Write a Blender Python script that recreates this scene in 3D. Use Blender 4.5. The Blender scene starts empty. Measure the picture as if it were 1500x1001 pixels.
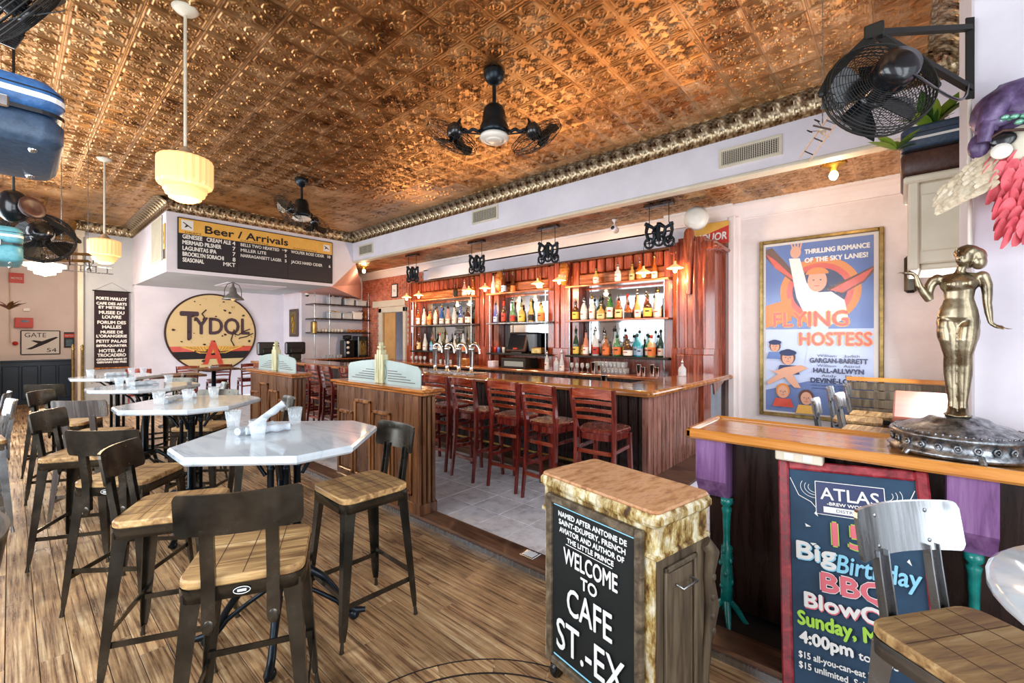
import bpy, bmesh, math, random
from mathutils import Vector, Matrix
V = Vector
PI = math.pi
R = math.radians
rnd = random.Random(7)
scene = bpy.context.scene
COL = scene.collection

# ------------------------------------------------------------------ camera
cam = bpy.data.cameras.new('camera'); camo = bpy.data.objects.new('camera', cam); COL.objects.link(camo)
cam.sensor_width = 36.0; cam.lens = 646 / 1500 * 36; cam.shift_y = -0.003
cam.clip_start = 0.05; cam.clip_end = 100
camo.location = (0, 0, 1.6); camo.rotation_euler = (PI / 2, 0, -math.atan2(735, 646))
scene.camera = camo
# ------------------------------------------------------------------ view, world, window light
scene.view_settings.view_transform = 'Standard'; scene.view_settings.look = 'None'
scene.view_settings.gamma = 1; scene.view_settings.exposure = 0.12
try: scene.view_settings.use_curve_mapping = False
except Exception: pass
w = bpy.data.worlds.new('world'); scene.world = w; w.use_nodes = True
w.node_tree.nodes['Background'].inputs[0].default_value = (0.86, 0.92, 1.0, 1)
w.node_tree.nodes['Background'].inputs[1].default_value = 1.5
scene.cycles.max_bounces = 7; scene.cycles.diffuse_bounces = 4; scene.cycles.glossy_bounces = 4
scene.cycles.transmission_bounces = 6; scene.cycles.transparent_max_bounces = 8
scene.cycles.caustics_reflective = False; scene.cycles.caustics_refractive = False
scene.cycles.sample_clamp_indirect = 5
def area(name, loc, target, sx, sy, power, color):
    l = bpy.data.lights.new(name, 'AREA'); l.shape = 'RECTANGLE'; l.size = sx; l.size_y = sy
    l.energy = power; l.color = color
    o = bpy.data.objects.new(name, l); COL.objects.link(o); o.location = loc
    o.rotation_euler = (V(target) - V(loc)).to_track_quat('-Z', 'Y').to_euler()
def bulb(name, loc, power, color=(1, .62, .30), r=.04):
    l = bpy.data.lights.new(name, 'POINT'); l.energy = power; l.color = color; l.shadow_soft_size = r
    o = bpy.data.objects.new(name, l); COL.objects.link(o); o.location = loc
DAY = (.86, .93, 1.0)
area('daylight_left_near', (-1.15, 2.3, 2.0), (3, 2.8, 1.2), 3.0, 2.4, 150, DAY)
area('daylight_left_mid', (-1.15, 6.6, 2.0), (3, 6.8, 1.2), 3.0, 2.4, 150, DAY)
area('daylight_left_far', (-1.15, 10.6, 2.0), (3, 10.4, 1.2), 3.0, 2.4, 190, DAY)
area('daylight_front', (.5, -1.38, 1.9), (1.5, 4, 1.5), 2.6, 2.6, 100, DAY)
area('daylight_nook', (5.4, -.36, 1.75), (4.6, 3, .9), 2.6, 1.5, 85, DAY)

# ------------------------------------------------------------------ materials
def C(h):
    h = h.lstrip('#'); c = [int(h[i:i + 2], 16) / 255 for i in (0, 2, 4)]
    return tuple((x / 12.92 if x <= .04045 else ((x + .055) / 1.055) ** 2.4) for x in c) + (1,)
MATS = {}
def mat(name, cols, rough=.5, metal=0., scale=(4, 4, 4), bump=0., detail=6, rnoise=0., trans=0., emit=0., coat=0.,
        perobj=0., wave=None, ior=1.45, contrast=(.3, .7), dist=0., alpha=1., spec=.5, stain=None):
    if name in MATS: return MATS[name]
    m = bpy.data.materials.new(name); MATS[name] = m; m.use_nodes = True
    nt = m.node_tree; N = nt.nodes; L = nt.links; b = N['Principled BSDF']
    if isinstance(cols, str): cols = [cols]
    b.inputs['Roughness'].default_value = rough; b.inputs['Metallic'].default_value = metal
    b.inputs['IOR'].default_value = ior; b.inputs['Coat Weight'].default_value = coat; b.inputs['Coat Roughness'].default_value = .12
    b.inputs['Transmission Weight'].default_value = trans; b.inputs['Specular IOR Level'].default_value = spec
    b.inputs['Alpha'].default_value = alpha
    b.inputs['Base Color'].default_value = C(cols[0])
    if emit:
        b.inputs['Emission Color'].default_value = C(cols[-1]); b.inputs['Emission Strength'].default_value = emit
    if len(cols) > 1 or bump or rnoise or perobj:
        tc = N.new('ShaderNodeTexCoord'); mp = N.new('ShaderNodeMapping'); mp.inputs['Scale'].default_value = scale
        src = tc.outputs['Object']
        if perobj:
            oi = N.new('ShaderNodeObjectInfo'); mu = N.new('ShaderNodeMath'); mu.operation = 'MULTIPLY'; mu.inputs[1].default_value = 37.
            ad = N.new('ShaderNodeVectorMath'); ad.operation = 'ADD'
            L.new(oi.outputs['Random'], mu.inputs[0]); L.new(mu.outputs[0], ad.inputs[1]); L.new(src, ad.inputs[0]); src = ad.outputs[0]
        L.new(src, mp.inputs['Vector'])
        nz = N.new('ShaderNodeTexNoise'); nz.inputs['Scale'].default_value = 1; nz.inputs['Detail'].default_value = detail
        nz.inputs['Distortion'].default_value = dist; nz.inputs['Roughness'].default_value = .65
        L.new(mp.outputs[0], nz.inputs['Vector']); fac = nz.outputs['Fac']
        if wave:
            wv = N.new('ShaderNodeTexWave'); wv.inputs['Scale'].default_value = wave[0]; wv.inputs['Distortion'].default_value = wave[1]
            wv.inputs['Detail'].default_value = 3; wv.inputs['Detail Scale'].default_value = wave[2] if len(wave) > 2 else 1.5
            wv.bands_direction = wave[3] if len(wave) > 3 else 'X'
            L.new(mp.outputs[0], wv.inputs['Vector'])
            mx = N.new('ShaderNodeMix'); mx.inputs['Factor'].default_value = .45
            L.new(fac, mx.inputs['A']); L.new(wv.outputs['Fac'], mx.inputs['B']); fac = mx.outputs['Result']
        if len(cols) > 1:
            cr = N.new('ShaderNodeValToRGB'); n = len(cols); e = cr.color_ramp.elements
            while len(e) < n: e.new(.5)
            for i, c in enumerate(cols):
                e[i].position = contrast[0] + (contrast[1] - contrast[0]) * i / (n - 1); e[i].color = C(c)
            L.new(fac, cr.inputs[0]); out = cr.outputs[0]
            if perobj:
                hs = N.new('ShaderNodeHueSaturation'); mr = N.new('ShaderNodeMapRange')
                mr.inputs['To Min'].default_value = 1 - perobj; mr.inputs['To Max'].default_value = 1 + perobj
                L.new(oi.outputs['Random'], mr.inputs['Value']); L.new(mr.outputs[0], hs.inputs['Value']); L.new(out, hs.inputs['Color']); out = hs.outputs[0]
            if stain:
                n2 = N.new('ShaderNodeTexNoise'); n2.inputs['Scale'].default_value = stain[1]; n2.inputs['Detail'].default_value = 5; n2.inputs['Roughness'].default_value = .7
                L.new(tc.outputs['Object'], n2.inputs['Vector']); r3 = N.new('ShaderNodeMapRange'); r3.inputs['From Min'].default_value = .45; r3.inputs['From Max'].default_value = .7; r3.inputs['To Max'].default_value = stain[2]
                L.new(n2.outputs['Fac'], r3.inputs['Value']); m3 = N.new('ShaderNodeMix'); m3.data_type = 'RGBA'; m3.blend_type = 'MULTIPLY'
                L.new(r3.outputs[0], m3.inputs['Factor']); L.new(out, m3.inputs['A']); m3.inputs['B'].default_value = C(stain[0]); out = m3.outputs['Result']
            L.new(out, b.inputs['Base Color'])
        if bump:
            bp = N.new('ShaderNodeBump'); bp.inputs['Strength'].default_value = bump; bp.inputs['Distance'].default_value = .004
            L.new(fac, bp.inputs['Height']); L.new(bp.outputs[0], b.inputs['Normal'])
        if rnoise:
            mr2 = N.new('ShaderNodeMapRange'); mr2.inputs['To Min'].default_value = max(.02, rough - rnoise); mr2.inputs['To Max'].default_value = min(1, rough + rnoise)
            mr2.inputs['From Min'].default_value = .3; mr2.inputs['From Max'].default_value = .7
            L.new(fac, mr2.inputs['Value']); L.new(mr2.outputs[0], b.inputs['Roughness'])
    return m
def wood(name, cols, rough=.35, axis='X', grain=1., **k):
    s = {'X': (2.2, 26, 26), 'Y': (26, 2.2, 26), 'Z': (26, 26, 2.2)}[axis]; s = tuple(a * grain for a in s)
    k.setdefault('bump', .25); k.setdefault('rnoise', .12); k.setdefault('perobj', .14)
    return mat(name, cols, rough, scale=s, detail=8, dist=.6, **k)
m_plank = mat('floor_plank_wood', ['#3a2b22', '#8a6849', '#b9956a', '#d9c29b'], .34, scale=(60, 2.0, 60), detail=9, dist=.25, perobj=.24, bump=.5, rnoise=.2, contrast=(.30, .68), spec=.6, stain=('#6f5f5c', 1.6, .85))
m_joint = mat('dark_joint', '#1d1512', .9)
m_tilefl = mat('floor_tile', ['#bdb8bc', '#e2dee2', '#f0edf1'], .38, scale=(9, 9, 9), perobj=.05, bump=.1)
m_tin = mat('copper_tin', ['#8a6440', '#c89a66', '#e8c498'], .36, metal=1., scale=(3, 3, 3), rnoise=.12, bump=.15, perobj=.16)
m_tinfar = mat('copper_tin_field', ['#805a36', '#c89a66', '#e8c498'], .38, metal=1., scale=(1.2, 1.2, 1.2), rnoise=.12, bump=.3)
m_tincrown = mat('silvered_tin', ['#3d2c20', '#8d7a5e', '#cfc4a8'], .33, metal=.9, scale=(14, 14, 14), bump=.5, rnoise=.1, contrast=(.35, .6))
m_white = mat('white_plaster', ['#d9d3dc', '#e8e3ea'], .75, scale=(1.5, 1.5, 1.5), bump=.15)
m_warmwhite = mat('warm_plaster', ['#e9dad4', '#f3e8e4'], .75, scale=(1.5, 1.5, 1.5), bump=.15)
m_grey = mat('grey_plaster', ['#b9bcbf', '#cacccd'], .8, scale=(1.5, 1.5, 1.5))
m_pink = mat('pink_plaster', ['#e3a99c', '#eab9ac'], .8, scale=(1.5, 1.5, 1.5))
m_cream = mat('cream_paint', ['#cfc5ae', '#ded6c2'], .5, scale=(3, 3, 3), bump=.15)
m_gold = mat('gilded_tin', ['#6d4a16', '#c99b3e'], .4, metal=.8, scale=(12, 12, 12), bump=.5)
m_navy = mat('navy_paint', ['#1b2c3e', '#243a4f'], .3, scale=(2, 2, 2))
m_mort = mat('brick_mortar', '#b9a89c', .9)
m_brick = mat('red_brick', ['#8e4a37', '#b9664b', '#cf8a6a'], .85, scale=(6, 6, 6), perobj=.2, bump=.3)
m_bar = wood('bar_top_wood', ['#5b2d12', '#9a5a26', '#c07f3b'], .14, 'Y', .6, coat=.6, perobj=0, bump=.05)
m_bead = wood('bead_board_wood', ['#55322a', '#8a5a4c', '#ab8072'], .3, 'Z', 1., perobj=.18, coat=.3)
m_dark = wood('dark_panel_wood', ['#120b09', '#241512', '#3a231c'], .3, 'Z', .7, perobj=0, coat=.3)
m_barfront = wood('bar_front_wood', ['#0e0807', '#20110e', '#2e1913'], .3, 'Z', 1., coat=.3)
m_mahog = wood('mahogany', ['#4d1a10', '#873a22', '#b05a38'], .25, 'Z', .8, coat=.5, perobj=.12)
m_mahogh = wood('mahogany_rail', ['#5a2614', '#a05a30', '#c9824e'], .25, 'Y', .8, coat=.5, perobj=.08)
m_red = wood('red_stool_wood', ['#3a0b08', '#66201a', '#853224'], .22, 'Z', .8, coat=.5, perobj=.12)
m_redh = wood('red_slat_wood', ['#4b130a', '#83331e', '#a85030'], .2, 'Y', .8, coat=.6, perobj=.1)
m_oak = wood('partition_oak', ['#2a140b', '#5a3419', '#80562c'], .32, 'Z', .8, perobj=.15, coat=.3, contrast=(.3, .72))
m_oakm = wood('moulding_oak', ['#402210', '#744420', '#986637'], .3, 'Z', .8, perobj=.1, coat=.3)
m_oakcap = wood('partition_cap_wood', ['#6a3413', '#a25f28', '#c98947'], .25, 'Y', .7, perobj=0, coat=.5)
m_sill = wood('sill_wood', ['#2a1a14', '#553828', '#7d5c44'], .45, 'Y', .8, perobj=0)
m_ledge = wood('honey_ledge_wood', ['#9a5622', '#c9823a', '#dc9f5b'], .16, 'Y', .45, coat=.6, perobj=0, bump=.05)
m_seat = wood('weathered_seat_wood', ['#4a3220', '#8d6a45', '#b8935f', '#d8b98a'], .5, 'Y', 1.1, perobj=.2, bump=.5, contrast=(.28, .7))
m_steel = mat('gunmetal', ['#33312d', '#5f5b52'], .24, metal=.85, scale=(5, 5, 5), rnoise=.08)
m_silver = mat('brushed_steel', ['#84878a', '#b0b3b6'], .25, metal=.9, scale=(3, 40, 3), rnoise=.08)
m_iron = mat('dark_iron', ['#10161c', '#1f2a33'], .3, metal=.6, scale=(9, 9, 9), bump=.2)
m_black = mat('black_enamel', ['#0b0d10', '#15181d'], .22, scale=(5, 5, 5), coat=.3)
m_blackm = mat('matt_black', '#14130f', .6)
m_chrome = mat('chrome', '#c9cacb', .12, metal=1.)
m_brass = mat('aged_brass', ['#6d5a34', '#a58c57'], .33, metal=.9, scale=(12, 12, 12))
m_bronze = mat('statue_bronze', ['#4d463a', '#8c8069', '#b3a98f'], .27, metal=.92, scale=(7, 7, 7), rnoise=.08, contrast=(.25, .75))
m_pewter = mat('pewter', ['#45474b', '#84888c', '#b2b6ba'], .30, metal=.9, scale=(30, 30, 30), bump=.6, contrast=(.35, .65))
m_marble = mat('marble', ['#7b8994', '#b4bfc7', '#c6ced4'], .07, scale=(5, 1.6, 3), dist=1.4, contrast=(.30, .52), detail=9, coat=.4)
m_glass = mat('clear_glass', '#dfe9ee', .03, alpha=.22, ior=1.5, spec=1.)
m_mirror = mat('mirror_glass', '#a9adaf', .04, metal=1.)
m_frost = mat('frosted_glass', ['#9fb3ae', '#b9cbc6'], .3, trans=.35, scale=(3, 3, 3))
m_cloth = mat('white_linen', ['#a6aeb6', '#bec5cb'], .85, scale=(30, 30, 30), bump=.3)
m_purple = wood('purple_paint', ['#4a2f52', '#7a5382', '#94709a'], .4, 'Z', .8, perobj=0)
m_teal = mat('teal_enamel', ['#0a5b58', '#169288'], .22, scale=(10, 10, 10), coat=.5)
m_chalk = mat('chalkboard', ['#0c1112', '#161d1e'], .6, scale=(3, 3, 3))
m_bluechalk = mat('blue_chalkboard', ['#12304a', '#1d4460'], .6, scale=(5, 5, 5))
m_redpaint = wood('red_frame_paint', ['#4f0f14', '#8f2630', '#b5474a'], .4, 'Z', .7, perobj=.1)
m_chalkw = mat('white_chalk', '#e6e8e6', .9)
m_lett = mat('white_lettering', '#e9e7e2', .6)
m_blackp = mat('black_print', '#17151a', .6)
m_distress = mat('distressed_paint', ['#3f2a16', '#86662e', '#b9a56c', '#d9d2b8'], .6, scale=(24, 24, 11), bump=.8, contrast=(.36, .60), stain=('#9a7a4a', 6., .8), detail=10)
m_distop = mat('worn_orange_top', ['#6f4629', '#a9754b', '#c2946c', '#9c6452'], .5, scale=(10, 30, 10), bump=.4, contrast=(.3, .7), detail=10)
m_grayw = wood('grey_weathered_wood', ['#2b241d', '#574a3a', '#7d6f58'], .55, 'Z', .8, perobj=.1)
m_board = mat('menu_board', ['#1c1a22', '#25222c'], .5, scale=(2, 2, 2))
m_yellow = mat('sign_yellow', ['#e0a743', '#efbd62'], .5, scale=(3, 3, 3))
m_shade = mat('lamp_shade_glass', '#f6bd7c', .4, emit=.75)
m_shadew = mat('lamp_shade_white', '#fff0da', .4, emit=2.6)
m_bulb = mat('glowing_bulb', '#ffd9a0', .4, emit=14.)
m_porc = mat('porcelain', '#e8e2d6', .25)
m_blue = mat('blue_leatherette', ['#2a5080', '#3f70a6'], .38, scale=(50, 50, 50), bump=.5)
m_slate = mat('slate_leatherette', ['#2a3a4c', '#3f536b'], .4, scale=(50, 50, 50), bump=.5)
m_aqua = mat('aqua_leatherette', ['#4f8f9c', '#6dabb5'], .38, scale=(40, 40, 40), bump=.4)
m_brownl = mat('brown_leather', ['#33211d', '#54362d'], .4, scale=(40, 40, 40), bump=.4)
m_green = mat('leaf_green', ['#20401b', '#4b7a2b'], .4, scale=(10, 10, 10))
m_lime = mat('leaf_lime', ['#5e8a2c', '#a6b83e'], .4, scale=(10, 10, 10))
m_bluep = mat('poster_blue', ['#3a5ba0', '#5b7dbd'], .35, scale=(2, 2, 2), coat=.4)
m_pale = mat('poster_pale', '#b9c6e6', .35, coat=.4)
m_redp = mat('print_red', ['#c63d2d', '#dd5b45'], .4, scale=(4, 4, 4), coat=.3)
m_orangep = mat('print_orange', '#d98436', .4)
m_brownp = mat('print_brown', '#5d3626', .4)
m_skin = mat('print_skin', '#d9a184', .4)
m_navyp = mat('print_navy', '#26315c', .4)
m_greenp = mat('print_green', '#a9d84c', .7)
m_pinkp = mat('print_pink', '#e0707c', .7)
m_skyp = mat('print_sky', '#8fd0ea', .7)
m_rust = mat('rusty_enamel', ['#2a1a12', '#c9a468', '#dcc08a'], .35, scale=(5, 5, 5), contrast=(.30, .40), detail=9)
m_rustd = mat('rust_brown', '#3a231a', .6)
m_plum = mat('plum_print', '#46323a', .5)
m_acc = mat('signal_red', '#c5352a', .4)
m_plastic = mat('smoke_bin', ['#aab0b4', '#c9cdd0'], .3, scale=(3, 3, 3))
m_screen = mat('dark_screen', '#0e1620', .1)
m_copper = mat('copper_top', ['#a85c48', '#c47c64'], .4, metal=.1, scale=(3, 3, 3))
m_fpink = mat('coral_feather', ['#c93f50', '#ee7a80'], .6, scale=(15, 15, 15), perobj=.15)
m_fcream = mat('cream_feather', ['#8f7a62', '#c0ae92', '#d8ccb6'], .6, scale=(15, 15, 15), perobj=.15)
m_velvet = mat('plum_velvet', ['#2d2139', '#5d4a70', '#85709a'], .35, scale=(12, 12, 12), bump=.4, contrast=(.3, .7))

# ------------------------------------------------------------------ mesh helpers
class MB:
    def __init__(s): s.v = []; s.f = []; s.m = []; s.sm = []; s.T = Matrix()
    def add(s, vs, fs, mi=0, smooth=False):
        o = len(s.v); T = s.T
        s.v += [T @ V(p) for p in vs]
        for f in fs: s.f.append([i + o for i in f]); s.m.append(mi); s.sm.append(smooth)
        return s
    def box(s, a, c, b=0., mi=0):
        a, c = V([min(a[i], c[i]) for i in range(3)]), V([max(a[i], c[i]) for i in range(3)])
        ct = (a + c) / 2; h = (c - a) / 2
        if b <= 0:
            vs = [(ct.x + i * h.x, ct.y + j * h.y, ct.z + k * h.z) for i in (-1, 1) for j in (-1, 1) for k in (-1, 1)]
            return s.add(vs, [(0, 1, 3, 2), (4, 6, 7, 5), (0, 4, 5, 1), (2, 3, 7, 6), (0, 2, 6, 4), (1, 5, 7, 3)], mi)
        b = min(b, h.x * .9, h.y * .9, h.z * .9); vs = []; ix = {}
        for i in (-1, 1):
            for j in (-1, 1):
                for k in (-1, 1):
                    for ax in range(3):
                        e = [h.x - b, h.y - b, h.z - b]; e[ax] += b
                        ix[i, j, k, ax] = len(vs); vs.append((ct.x + i * e[0], ct.y + j * e[1], ct.z + k * e[2]))
        fs = []
        q = [(-1, -1), (1, -1), (1, 1), (-1, 1)]
        for t in (-1, 1):
            fs.append([ix[t, a_, b_, 0] for a_, b_ in q]); fs.append([ix[a_, t, b_, 1] for a_, b_ in q]); fs.append([ix[a_, b_, t, 2] for a_, b_ in q])
        for i in (-1, 1):
            for j in (-1, 1):
                fs.append([ix[i, j, -1, 0], ix[i, j, 1, 0], ix[i, j, 1, 1], ix[i, j, -1, 1]])
                fs.append([ix[i, -1, j, 0], ix[i, 1, j, 0], ix[i, 1, j, 2], ix[i, -1, j, 2]])
                fs.append([ix[-1, i, j, 1], ix[1, i, j, 1], ix[1, i, j, 2], ix[-1, i, j, 2]])
                for k in (-1, 1): fs.append([ix[i, j, k, 0], ix[i, j, k, 1], ix[i, j, k, 2]])
        return s.add(vs, fs, mi)
    def bar(s, p0, p1, w, h, up=(0, 0, 1), mi=0, w1=None, h1=None, b=0.):
        p0, p1 = V(p0), V(p1); d = (p1 - p0).normalized(); up = V(up)
        if abs(d.dot(up)) > .98: up = V((1, 0, 0))
        r = d.cross(up).normalized(); u = r.cross(d)
        w1 = w if w1 is None else w1; h1 = h if h1 is None else h1
        vs = []
        for p, ww, hh in ((p0, w, h), (p1, w1, h1)):
            vs += [p - r * ww / 2 - u * hh / 2, p + r * ww / 2 - u * hh / 2, p + r * ww / 2 + u * hh / 2, p - r * ww / 2 + u * hh / 2]
        return s.add(vs, [(0, 1, 2, 3), (4, 7, 6, 5), (0, 4, 5, 1), (1, 5, 6, 2), (2, 6, 7, 3), (3, 7, 4, 0)], mi)
    def tube(s, pts, r, n=8, mi=0, closed=False, cap=True, flat=1.):
        pts = [V(p) for p in pts]; m = len(pts); rs = r if isinstance(r, (list, tuple)) else [r] * m
        d0 = (pts[1] - pts[0]).normalized(); up = V((0, 0, 1)) if abs(d0.z) < .9 else V((1, 0, 0))
        vs = []; u = None
        for i, p in enumerate(pts):
            if closed: d = (pts[(i + 1) % m] - pts[i - 1]).normalized()
            else: d = (pts[min(i + 1, m - 1)] - pts[max(i - 1, 0)]).normalized()
            u = (up - d * up.dot(d)) if u is None else (u - d * u.dot(d))
            u.normalize(); w_ = d.cross(u)
            for k in range(n):
                a = 2 * PI * k / n; vs.append(p + (u * math.cos(a) * flat + w_ * math.sin(a)) * rs[i])
        fs = []
        for i in range(m if closed else m - 1):
            j = (i + 1) % m
            for k in range(n): fs.append((i * n + k, i * n + (k + 1) % n, j * n + (k + 1) % n, j * n + k))
        s.add(vs, fs, mi, True)
        if cap and not closed: s.add(vs[:n], [list(range(n))], mi); s.add(vs[-n:], [list(range(n))], mi)
        return s
    def lathe(s, prof, n=20, c=(0, 0, 0), mi=0, sx=1., sy=1., smooth=True, flute=0):
        vs = []; fs = []
        for r, z in prof:
            for k in range(n):
                a = 2 * PI * k / n; rr = r * (1 - (flute if k % 2 else 0))
                vs.append((c[0] + rr * math.cos(a) * sx, c[1] + rr * math.sin(a) * sy, c[2] + z))
        for i in range(len(prof) - 1):
            for k in range(n): fs.append((i * n + k, i * n + (k + 1) % n, (i + 1) * n + (k + 1) % n, (i + 1) * n + k))
        if prof[0][0] > 1e-5: fs.append(list(range(n))[::-1])
        if prof[-1][0] > 1e-5: fs.append(list(range((len(prof) - 1) * n, len(prof) * n)))
        return s.add(vs, fs, mi, smooth)
    def prism(s, poly, z0, z1, mi=0, ch=0., smooth=False):
        n = len(poly); cx = sum(p[0] for p in poly) / n; cy = sum(p[1] for p in poly) / n
        def ring(z, k): return [(p[0] + (cx - p[0]) * k, p[1] + (cy - p[1]) * k, z) for p in poly]
        sz = max(math.hypot(p[0] - cx, p[1] - cy) for p in poly)
        if ch: rs = [ring(z0, ch / sz), ring(z0 + ch, 0), ring(z1 - ch, 0), ring(z1, ch / sz)]
        else: rs = [ring(z0, 0), ring(z1, 0)]
        vs = [p for r_ in rs for p in r_]; fs = [list(range(n))[::-1], list(range((len(rs) - 1) * n, len(rs) * n))]
        for i in range(len(rs) - 1):
            for k in range(n): fs.append((i * n + k, i * n + (k + 1) % n, (i + 1) * n + (k + 1) % n, (i + 1) * n + k))
        return s.add(vs, fs, mi, smooth)
    def ball(s, c, rx, ry=None, rz=None, n=14, mi=0, m=8):
        ry = rx if ry is None else ry; rz = rx if rz is None else rz
        prof = [(math.sin(PI * i / m), -math.cos(PI * i / m)) for i in range(m + 1)]
        vs = []; fs = []
        for r, z in prof:
            for k in range(n):
                a = 2 * PI * k / n; vs.append((c[0] + r * math.cos(a) * rx, c[1] + r * math.sin(a) * ry, c[2] + z * rz))
        for i in range(m):
            for k in range(n): fs.append((i * n + k, i * n + (k + 1) % n, (i + 1) * n + (k + 1) % n, (i + 1) * n + k))
        return s.add(vs, fs, mi, True)
    def mesh(s, name, mats, weld=True):
        me = bpy.data.meshes.new(name)
        me.from_pydata([tuple(p) for p in s.v], [], s.f)
        if not isinstance(mats, (list, tuple)): mats = [mats]
        for m_ in mats: me.materials.append(m_)
        me.polygons.foreach_set('material_index', s.m); me.polygons.foreach_set('use_smooth', s.sm)
        if weld:
            bm = bmesh.new(); bm.from_mesh(me)
            bmesh.ops.recalc_face_normals(bm, faces=bm.faces); bm.to_mesh(me); bm.free()
        me.update(); return me
    def build(s, name, mats, parent=None, weld=True):
        o = bpy.data.objects.new(name, s.mesh(name, mats, weld)); COL.objects.link(o)
        if parent: o.parent = parent
        return o
def tag(o, label, cat, group=None, kind=None):
    if label: o['label'] = label
    if cat: o['category'] = cat
    if group: o['group'] = group
    if kind: o['kind'] = kind
    return o
def thing(name, label, cat, loc=(0, 0, 0), rz=0., group=None, rot=None):
    o = bpy.data.objects.new(name, None); COL.objects.link(o); o.empty_display_size = .1
    o.location = loc; o.rotation_euler = rot if rot is not None else (0, 0, rz)
    return tag(o, label, cat, group)
def struct(o): o['kind'] = 'structure'; return o
def dup(root, loc, rz=0., label=None, group=None, scale=None, skip=()):
    r = root.copy(); COL.objects.link(r); r.location = loc; r.rotation_euler = (0, 0, rz)
    if label: r['label'] = label
    if group: r['group'] = group
    if scale: r.scale = (scale,) * 3
    for ch in list(root.children):
        if ch.name.split('.')[0] in skip: continue
        c = ch.copy(); COL.objects.link(c); c.parent = r
        for g in list(ch.children):
            d = g.copy(); COL.objects.link(d); d.parent = c
    return r
def linkmesh(name, me, parent, loc=(0, 0, 0), rot=(0, 0, 0)):
    o = bpy.data.objects.new(name, me); COL.objects.link(o); o.parent = parent; o.location = loc; o.rotation_euler = rot
    return o
def rrect(w_, h_, r, n=4, cx=0, cy=0):
    out = []
    for sx, sy, a0 in ((1, 1, 0), (-1, 1, 90), (-1, -1, 180), (1, -1, 270)):
        for i in range(n + 1):
            a = R(a0 + 90 * i / n); out.append((cx + sx * (w_ / 2 - r) + r * math.cos(a), cy + sy * (h_ / 2 - r) + r * math.sin(a)))
    return out
_tc = {}
def glyphs(s):
    if s not in _tc:
        cu = bpy.data.curves.new('t', 'FONT'); cu.body = s; cu.size = 1; cu.resolution_u = 3
        ob = bpy.data.objects.new('t', cu); COL.objects.link(ob); bpy.context.view_layer.update()
        me = bpy.data.meshes.new_from_object(ob.evaluated_get(bpy.context.evaluated_depsgraph_get()))
        _tc[s] = ([tuple(v.co) for v in me.vertices], [list(p.vertices) for p in me.polygons])
        bpy.data.objects.remove(ob); bpy.data.curves.remove(cu); bpy.data.meshes.remove(me)
    return _tc[s]
class Flat:
    """printed flat shapes in a sign's own x (right), y (up) plane"""
    def __init__(s): s.mb = MB(); s.z = .001; s.mats = []
    def mi(s, m):
        if m not in s.mats: s.mats.append(m)
        return s.mats.index(m)
    def poly(s, pts, m): s.z += .0003; s.mb.add([(p[0], p[1], s.z) for p in pts], [list(range(len(pts)))], s.mi(m)); return s
    def ell(s, cx, cy, rx, ry, m, rot=0, n=24, a0=0, a1=360):
        c, q = math.cos(R(rot)), math.sin(R(rot)); pts = []
        nn = n if a1 - a0 >= 360 else n + 1
        for i in range(nn):
            a = R(a0 + (a1 - a0) * i / n); x, y = rx * math.cos(a), ry * math.sin(a); pts.append((cx + x * c - y * q, cy + x * q + y * c))
        return s.poly(pts, m)
    def rect(s, x0, y0, x1, y1, m): return s.poly([(x0, y0), (x1, y0), (x1, y1), (x0, y1)], m)
    def line(s, pts, w_, m):
        s.z += .0003
        for (x0, y0), (x1, y1) in zip(pts, pts[1:]):
            l = math.hypot(x1 - x0, y1 - y0) or 1; nx, ny = -(y1 - y0) / l * w_ / 2, (x1 - x0) / l * w_ / 2
            s.mb.add([(x0 + nx, y0 + ny, s.z), (x0 - nx, y0 - ny, s.z), (x1 - nx, y1 - ny, s.z), (x1 + nx, y1 + ny, s.z)], [(0, 1, 2, 3)], s.mi(m))
        return s
    def text(s, t, x, y, h, m, w_=None, al='l', bold=0., shear=0.):
        """baseline-left x,y ; h cap height ; w_ total width"""
        vs, fs = glyphs(t)
        if not vs: return s
        x0 = min(p[0] for p in vs); x1 = max(p[0] for p in vs); ky = h / .70; kx = (w_ / (x1 - x0)) if w_ else ky
        W = (x1 - x0) * kx; ox = x - (0 if al == 'l' else W / 2 if al == 'c' else W)
        offs = [(0, 0)] if not bold else [(-bold, 0), (bold, 0), (0, bold), (0, -bold)]
        for dx, dy in offs:
            s.z += .0004
            s.mb.add([(ox + (p[0] - x0) * kx + dx + shear * p[1] * ky, y + p[1] * ky + dy, s.z) for p in vs], fs, s.mi(m))
        return s
    def build(s, name, parent): return s.mb.build(name, s.mats, parent, weld=False)
def sign(name, label, cat, o, right, group=None, up=(0, 0, 1)):
    e = thing(name, label, cat, group=group); u = V(up).normalized(); r = V(right); r = (r - u * r.dot(u)).normalized(); n = r.cross(u)
    mt = Matrix((r, u, n)).transposed().to_4x4(); mt.translation = V(o); e.matrix_world = mt
    return e
# ================================================================== ROOM SHELL
def slab(name, a, c, m, b=0.): return struct(MB().box(a, c, b).build(name, m))
def holed(name, axis, pos, th, u0, u1, z0, z1, holes, m):
    """wall with rectangular openings; axis 'X' = plane of constant X running along Y"""
    mb = MB(); us = sorted({u0, u1} | {h[0] for h in holes} | {h[1] for h in holes})
    for a_, b_ in zip(us, us[1:]):
        cuts = [(h[2], h[3]) for h in holes if h[0] <= a_ + 1e-6 and h[1] >= b_ - 1e-6]; z = z0
        for c0, c1 in sorted(cuts) + [(z1, z1)]:
            if c0 > z + 1e-4:
                if axis == 'X': mb.box((pos, a_, z), (pos + th, b_, c0))
                else: mb.box((a_, pos, z), (b_, pos + th, c0))
            z = c1
    return struct(mb.build(name, m))
CEIL = 4.3
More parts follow.
